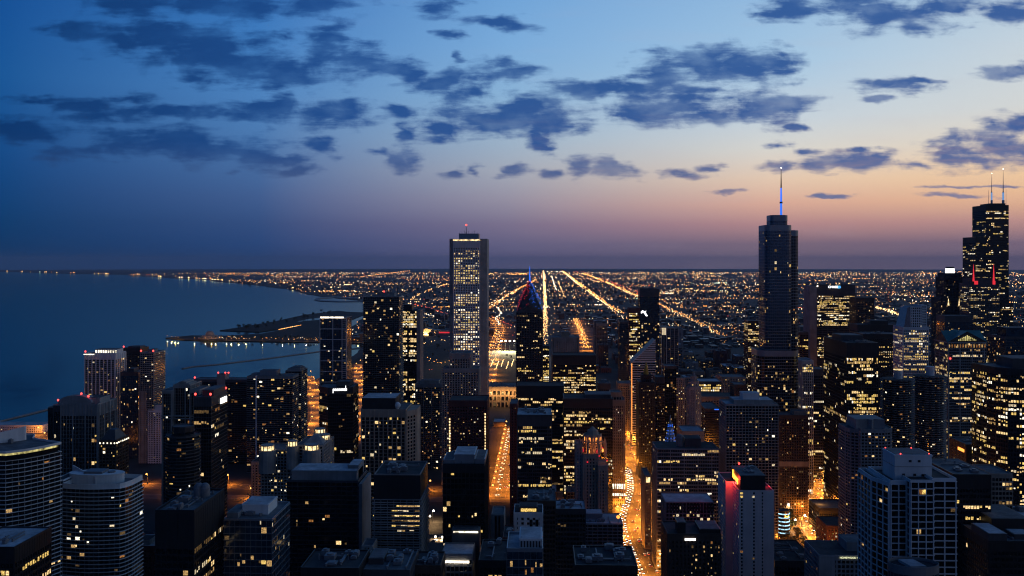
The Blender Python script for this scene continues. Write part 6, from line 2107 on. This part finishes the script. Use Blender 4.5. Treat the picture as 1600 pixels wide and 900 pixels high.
# ---- parkland, ball field under floodlights, museum, domed hall
mb = MB(); mb.prism([(-560, 2150), (-25, 2150), (-25, 3560), (-590, 3440)], -.5, .03)
structure('park_lawn', mb, M['turf'])
fx0, fx1 = X_at(783, 3130), X_at(812, 3130)
mb = MB(); mb.prism(rect(fx0, fx1, 3060, 3175), -.4, .12)
structure('playing_field', mb, wallmat('playing_turf', (.12, .14, .06), .9, .2, .1))
for q in range(4):
    px_ = 783.5 + q * 6.6
    x = X_at(px_, 3185)
    r = empty('floodlight_mast', (x, 3185, 0), 'tall mast with blazing floodlights over the small playing field in the park', 'floodlight', 'floodlight masts of the playing field')
    mb = MB(); mb.tube(x, 3185, 0, 33, .45, .25, n=8); mb.build('mast', M['char'], r)
    mb = MB(); mb.box(x - 3.2, x + 3.2, 3184.3, 3184.8, 32, 35.5); mb.build('lamp_panel', glow('floodlamp_%d' % q, (1, .9, .62), 9, vary=False), r)
    l = bpy.data.lights.new('floodlight', 'SPOT')
    l.energy = 700000; l.color = (1, .85, .5); l.spot_size = R(110); l.shadow_soft_size = 1
    o = bpy.data.objects.new('lamp_light', l); COL.objects.link(o); o.parent = r; o.location = (0, -3, 33); o.rotation_euler = (R(38), 0, math.pi)
# museum
Y = 3860
b = Bld('museum', 'low classical museum with a golden floodlit portico and dim red-lit wing, across the park', 'museum', X_at(672, Y), Y + 20)
xa, xb, xc_ = X_at(660.5, Y), X_at(674, Y), X_at(704, Y + 12)
z = Z_at(514.5, xa, Y)
mb = MB(); mb.prism(rect(xa, xb, Y, Y + 70), 0, z); mb.prism(rect(xb + .3, xc_, Y + 14, Y + 70), 0, z - 7); b.part('wall', mb, M['stone'])
mb = MB()
for q in range(7):
    mb.tube(xa + 3 + (xb - xa - 6) * q / 6, Y - 4, 4, z - 5, 1.2, 1.0, n=10)
b.part('column', mb, M['stone'])
mb = MB(); mb.box(xa - 1, xb + 1, Y - 6, Y - .2, 0, 4); mb.box(xa - 1, xb + 1, Y - 6, Y - .2, z - 5, z - 1); mb.add([(xa - 1, Y - 6, z - 1), (xb + 1, Y - 6, z - 1), ((xa + xb) / 2, Y - 6, z + 4), (xa - 1, Y + 60, z - 1), (xb + 1, Y + 60, z - 1), ((xa + xb) / 2, Y + 60, z + 4)], [(0, 1, 2), (1, 4, 5, 2), (3, 0, 2, 5)]); b.part('portico', mb, M['stone'])
mb = MB(); mb.prism(rect(xb + 1, xc_ - 1, Y + 16, Y + 68), z - 6.9, z - 6.3); b.part('roof', mb, M['roof'])
mb = MB(); mb.box(xb + 30, xc_ - 1, Y + 13.2, Y + 13.8, 6, 11); b.part('banner_light', mb, M['redx'])
for q in range(3):
    l = lamp_light('floodlight', (1, .62, .22), 60000)
    o = bpy.data.objects.new('floodlight_lamp', l); COL.objects.link(o); o.location = (xa + 8 + (xb - xa - 16) * q / 2, Y - 16, 4)
b.done()
# domed hall on the tip of the peninsula
xd, yd = G(328, 534)
yd = 3650; xd = X_at(328, yd)
b = Bld('planetarium', 'dark domed hall on the tip of the peninsula in the harbour', 'building', xd, yd)
mb = MB(); mb.prism(circ(xd, yd, 46, 12), .2, 6); mb.prism(circ(xd, yd, 30, 12), 6, 13); b.part('base', mb, M['grey'])
mb = MB(); mb.tube(xd, yd, 12.9, 17, 17, n=24); mb.ball(xd, yd, 17, 16.5, n=24, k=10, sz=.85); b.part('dome', mb, M['grey'])
b.done()
# navy pier: sheds far left
S('pier_shed', 'long low lit sheds on the lakeshore at the far left, before the breakwater', -30, 66, 678, 1640, 34, 'punched', wall='white', lit=.25, pal='orange', cap=2, zfix=13, roof='roofw')

# ---- filler blocks between the named towers
def filler(x0, x1, y0, y1, z, label, group, wall, lit, pal, near):
    st = dict(STY[rng.choice(('punched', 'grid', 'office', 'punched'))])
    st.update(wall=wall, lit=lit, pal=pal, mode='res', bw=rng.choice((3.6, 4.2, 5.0)))
    if st['sd'] == STY['punched']['sd']:
        st['pw'] = st['bw'] * .5
    b = Bld('city_block', label, 'building', (x0 + x1) / 2, (y0 + y1) / 2, group, near)
    b.seg(rect(x0, x1, y0, y1), 0, z, st, deck=False)
    b.deck(rect(x0, x1, y0, y1), z, rng.choice(('roof', 'roofd', 'roofd', 'roofw')), .9)
    if z > 20:
        w, d_ = x1 - x0, y1 - y0
        fx, fy = rng.uniform(.1, .5), rng.uniform(.1, .5)
        b.pent(x0 + w * fx, x0 + w * (fx + .35), y0 + d_ * fy, y0 + d_ * (fy + .4), z + .24, rng.uniform(2.5, 5), rng.choice(('grey', 'char', 'brown', 'conc')))
    b.units(x0, x1, y0, y1, z + .24, 2)
    return b


def clear(x0, x1, y0, y1, g=3):
    for (a, b_, c, d_, z0, z1, _) in AABB:
        if x0 < b_ + g and x1 > a - g and y0 < d_ + g and y1 > c - g:
            return False
    for (rx, ry, rw) in ROADS:
        if x0 - rw < rx < x1 + rw and y0 - rw < ry < y1 + rw:
            return False
    return True


WALLS = ['stone', 'brown', 'brick', 'grey', 'char', 'conc', 'red', 'stone']
cnt = 0
for yi in range(9):           # near low blocks, streets between
    for xi in range(-10, 8):
        xb_, yb_ = xi * 78 + 30, 560 + yi * 84
        if xb_ < shore(yb_) + 60:
            continue
        for sub in range(2):
            w = rng.uniform(24, 34)
            d_ = rng.uniform(26, 56)
            x0 = xb_ + sub * 36
            zc = rng.choice((10, 14, 18, 24, 30)) if yb_ < 1000 else rng.choice((14, 20, 30, 44, 58))
            pxa, pya = proj(x0 + w / 2, yb_, zc)
            if pya > 960 or pxa < -60 or pxa > 1660 or (1200 < pxa < 1330 and pya > 740) or (360 < pxa < 410):
                continue
            if 1180 < yb_ + d_ and yb_ < 1285:
                continue
            if clear(x0, x0 + w, yb_, yb_ + d_) and cnt < 75:
                filler(x0, x0 + w, yb_, yb_ + d_, zc, 'dark low block deep among the nearer towers', 'low blocks among the near towers', rng.choice(WALLS), rng.choice((.02, .04, .08)), 'res', False)
                cnt += 1
cnt2 = 0
for yi in range(26):          # the grid of mid-rise blocks behind
    for xi in range(-2, 22):
        yb_ = 1340 + yi * 112
        xb_ = 30 + xi * 98
        if yb_ < 2500 and xb_ < 150:
            continue
        if xb_ < 40 and yb_ < 3700:
            continue
        for sub in range(2):
            w, d_ = rng.uniform(26, 36), rng.uniform(36, 72)
            x0 = xb_ + sub * 39
            px_, _ = proj(x0 + w / 2, yb_, 50)
            if px_ > 1640 or px_ < 760:
                continue
            loop = yb_ < 2500
            hz_ = rng.choice((22, 34, 46, 60, 72, 84, 98)) if loop else (rng.choice((12, 18, 25, 40, 65, 95, 120)) if (x0 < 420 and yb_ < 3600) else rng.choice((8, 10, 14, 22, 34)))
            if px_ > 1060 and loop:
                hz_ *= .72
            if not loop and 840 < px_ < 862:
                continue
            lim = 309 - (500 - 407) * yb_ / FPX
            hz_ = max(8, min(hz_, lim))
            if clear(x0, x0 + w, yb_, yb_ + d_, 2) and cnt2 < 215 and rng.random() < .9:
                filler(x0, x0 + w, yb_, yb_ + d_, hz_, 'mid-height block in the crowded streets behind the front towers' if loop else 'small block in the dim grid of streets south of the towers', 'blocks behind the front towers' if loop else 'blocks south of the towers',
                       rng.choice(WALLS), rng.choice((.05, .1, .16, .24)) if loop else rng.choice((.03, .08, .12)), rng.choice(('warm', 'res', 'white', 'orange')), False)
                cnt2 += 1

# ---- the city beyond: low roofs, and its lights
r3 = random.Random(99)
mb = MB()
for _ in range(5200):
    Y = 3300 * (1 + 3.2 * r3.random() ** 1.6)
    x = r3.uniform(max(shore(Y) + 60, -.62 * Y), .6 * Y)
    if -600 < x < 20 and Y < 3800:
        continue
    x = round(x / 46) * 46 + r3.uniform(-5, 5)
    if Y < 9000 and not free(x, Y, 20):
        continue
    w, d_, h = r3.uniform(12, 34), r3.uniform(14, 60), r3.choice((6, 7, 8, 10, 12, 16, 26)) * r3.uniform(.8, 1.2)
    zz = drop(x, Y)
    mb.prism(rect(x, x + w, Y, Y + d_), zz - 1, zz + h, r3.choice((0, 0, 1, 2)))
o = mb.build('low_roofs', [M['brown'], M['black'], M['char']])
tag(o, 'dark low roofs of the far city fading towards the horizon', 'city', kind='stuff')

FM = [glow('far_warm', (1, .55, .20), 4.5, vary=False), glow('far_amber', (1, .36, .07), 4.2, vary=False), glow('far_white', (1, .85, .62), 4.5, vary=False),
      glow('far_dim', (1, .52, .22), 1.0, vary=False), glow('far_red', (1, .12, .05), 1.8, vary=False), glow('far_bright', (1, .66, .30), 9.0, vary=False), glow('far_green', (.7, 1, .75), 3.0, vary=False)]
fl = MB()


def dot(x, y, col, k=1.0, h=8):
    if y < 2300 or x < shore(y) + 5 or abs(x) > 64000:
        return
    r = .00040 * y * k
    fl.ball(x, y, drop(x, y) + h + r, r, col, n=4, k=2)


def pick():
    return r3.choices(range(7), (32, 26, 12, 22, 3, 4, 1))[0]


def line(pts, gap, col, k=1.0, wob=6, ps=1.0):
    for (a, b_) in zip(pts, pts[1:]):
        A, B = Vector(a), Vector(b_)
        L = (B - A).length
        s = 0
        while s < L:
            q = A + (B - A) * (s / L)
            if r3.random() < ps:
                dot(q.x + r3.uniform(-wob, wob), q.y, col if col is not None and r3.random() < .85 else pick(), k * r3.uniform(.7, 1.25))
            s += gap * (q.y / 5000) ** 1.15 * r3.uniform(.6, 1.5)


for a_ in HW:
    line(*a_)
for q in range(5):          # short lit paths in the park
    a0, b0 = G(767 + q * 8, 577 + (q % 2) * 4), G(771 + q * 8, 566 + (q % 2) * 3)
    line([a0, b0], 12, 0, .8, 1, 1)
line(gl((640, 548), (664, 540), (690, 534), (715, 541)), 40, 0, .8, 8, .9)
line(gl((655, 560), (690, 572), (715, 566)), 36, 1, .9, 20, .9)
line(gl((650, 585), (680, 581), (715, 586)), 36, 4, .8, 10, .7)
# east-west and north-south streets
for k_ in range(46):
    Yk = G(800, 427 + 92 * ((k_ + r3.random()) / 46) ** 1.25)[1]
    x = max(shore(Yk), -.62 * Yk)
    on = 0
    while x < .62 * Yk:
        if r3.random() < .04:
            on = r3.choice((0, 0, 0, .25, .55, .9))
        if r3.random() < on:
            dot(x, Yk + r3.uniform(-10, 10), pick(), r3.uniform(.6, 1.15))
        x += Yk * .0032 * r3.uniform(.6, 1.6)
for xi in range(-24, 60):
    X0 = xi * 402 + 13 + r3.uniform(-40, 40)
    Yk = 3600
    on = 0
    while Yk < 26000:
        if r3.random() < .1:
            on = r3.choice((0, 0, .2, .5, .8))
        if r3.random() < on and -.62 * Yk < X0 < .62 * Yk:
            dot(X0 + r3.uniform(-6, 6), Yk, pick(), r3.uniform(.6, 1.0))
        Yk += 60 * (Yk / 5000) ** 1.3 * r3.uniform(.5, 1.5)
for _ in range(2900):
    py_ = 426 + 116 * r3.random() ** 1.45
    px_ = r3.uniform(380, 1620)
    x, y = G(px_, py_)
    if -600 < x < 0 and y < 3700 and r3.random() < .8:
        continue
    dot(x, y, pick(), r3.choice((.35, .42, .5, .6, .8, 1.1)))
for _ in range(120):         # clusters: yards, malls, industry
    py_ = 425 + 60 * r3.random() ** 1.3
    px_ = r3.uniform(330, 1620)
    x, y = G(px_, py_)
    c_ = pick()
    for _ in range(r3.randint(4, 14)):
        dot(x + r3.gauss(0, y * .006), y + r3.gauss(0, y * .004), c_ if r3.random() < .7 else pick(), r3.uniform(.7, 1.3))
for k_ in range(80):        # lights along the far shore
    t = r3.random()
    Ys = 8200 * (5.2 ** t)
    c_ = r3.random()
    dot(shore(Ys) + r3.uniform(20, 500) * Ys / 15000, Ys, pick(), r3.uniform(.7, 1.3) * (1.0 if c_ < .9 else 1.5))
for _ in range(22):          # the lit yards of the southern shore
    Ys = r3.uniform(14500, 18500)
    dot(shore(Ys) + r3.uniform(10, 60), Ys, r3.choice((0, 2, 5)), r3.uniform(.9, 1.4))
for k_ in range(90):         # houses and masts on the peninsula
    x = r3.uniform(-1350, -640)
    y = 3585 + (x + 1330) * -.13 + r3.uniform(0, 120)
    fl.ball(x, y, 6, r3.uniform(.7, 1.3), r3.choice((0, 1, 1, 3, 2)), n=4, k=2)
for k_ in range(26):
    t = k_ / 25
    x, y = Vector(G(436, 518)).lerp(Vector(G(470, 511)), t)
    fl.ball(x, y, 9, r3.uniform(1.0, 1.8), r3.choice((1, 1, 0)), n=4, k=2)
o = fl.build('distant_city_lights', FM)
tag(o, 'thousands of warm lights of the far city spread to the horizon', 'city lights', kind='stuff')

# ================================================================== lit windows
for b in BUILDINGS:
    b.done()
AB = np.array([(a, b_, c, d_, z0, z1) for (a, b_, c, d_, z0, z1, _) in AABB])
IDX = {id(b): [i for i, q in enumerate(AABB) if q[6] is b] for b in BUILDINGS}


def visible(b, pts):
    """which of these points see the camera past the other buildings"""
    P = np.array(pts)
    cam_ = np.array((0, 0, H))
    D = cam_ - P
    ok = np.ones(len(P), bool)
    own = set(IDX[id(b)])
    for i in range(len(AB)):
        if i in own:
            continue
        a, b_, c, d_, z0, z1 = AB[i]
        if c > P[:, 1].max():
            continue
        lo = np.array((a + .5, c + .5, z0))
        hi = np.array((b_ - .5, d_ - .5, z1 - .5))
        with np.errstate(divide='ignore', invalid='ignore'):
            t1, t2 = (lo - P) / D, (hi - P) / D
        tn, tx = np.minimum(t1, t2).max(1), np.maximum(t1, t2).min(1)
        ok &= ~((tn < tx) & (tx > 0) & (tn < 1))
    return ok


PANES = {}
SEP_MAX = 100
total = 0
for b in BUILDINGS:
    if not b.wins:
        continue
    W_ = b.wins
    idx = []
    if b.near:
        vis = visible(b, [(w[1] + w[6][0] * .3, w[2] + w[6][1] * .3, (w[3] + w[4]) / 2) for w in W_])
        idx = [i for i in range(len(W_)) if vis[i]]
        rng.shuffle(idx)
        idx = idx[:SEP_MAX]
    sep_ = set(idx)
    rest = [MB() for _ in WIN]
    mb = MB()
    for i, (mi, cx, cy7, za, zb, t, n, w) in enumerate(W_):
        if i in sep_:
            key = (mi, round(w, 2), round(zb - za, 2), round(t[0], 3), round(t[1], 3))
            me = PANES.get(key)
            if me is None:
                m1 = MB()
                hx, hy = t[0] * w / 2, t[1] * w / 2
                m1.add([(-hx, -hy, 0), (hx, hy, 0), (hx, hy, zb - za), (-hx, -hy, zb - za)], [(0, 1, 2, 3)])
                me = PANES[key] = m1.mesh('window', WIN[mi])
            o = bpy.data.objects.new('window', me)
            COL.objects.link(o)
            o.parent = b.root
            o.location = (cx - b.off[0], cy7 - b.off[1], za)
            total += 1
        else:
            hx, hy = t[0] * w / 2, t[1] * w / 2
            mb.add([(cx - hx, cy7 - hy, za), (cx + hx, cy7 + hy, za), (cx + hx, cy7 + hy, zb), (cx - hx, cy7 - hy, zb)], [(0, 1, 2, 3)], mi)
    o = b.part('window', mb, WIN)
    if o:
        o['kind'] = 'stuff'
for o in bpy.data.objects:
    if o.get('label') and not 4 <= len(o['label'].split()) <= 16:
        print('LABEL', len(o['label'].split()), o['label'])
print('windows', total, 'lamps', NL, 'buildings', len(BUILDINGS), 'objects', len(bpy.data.objects), 'fill', cnt, cnt2)
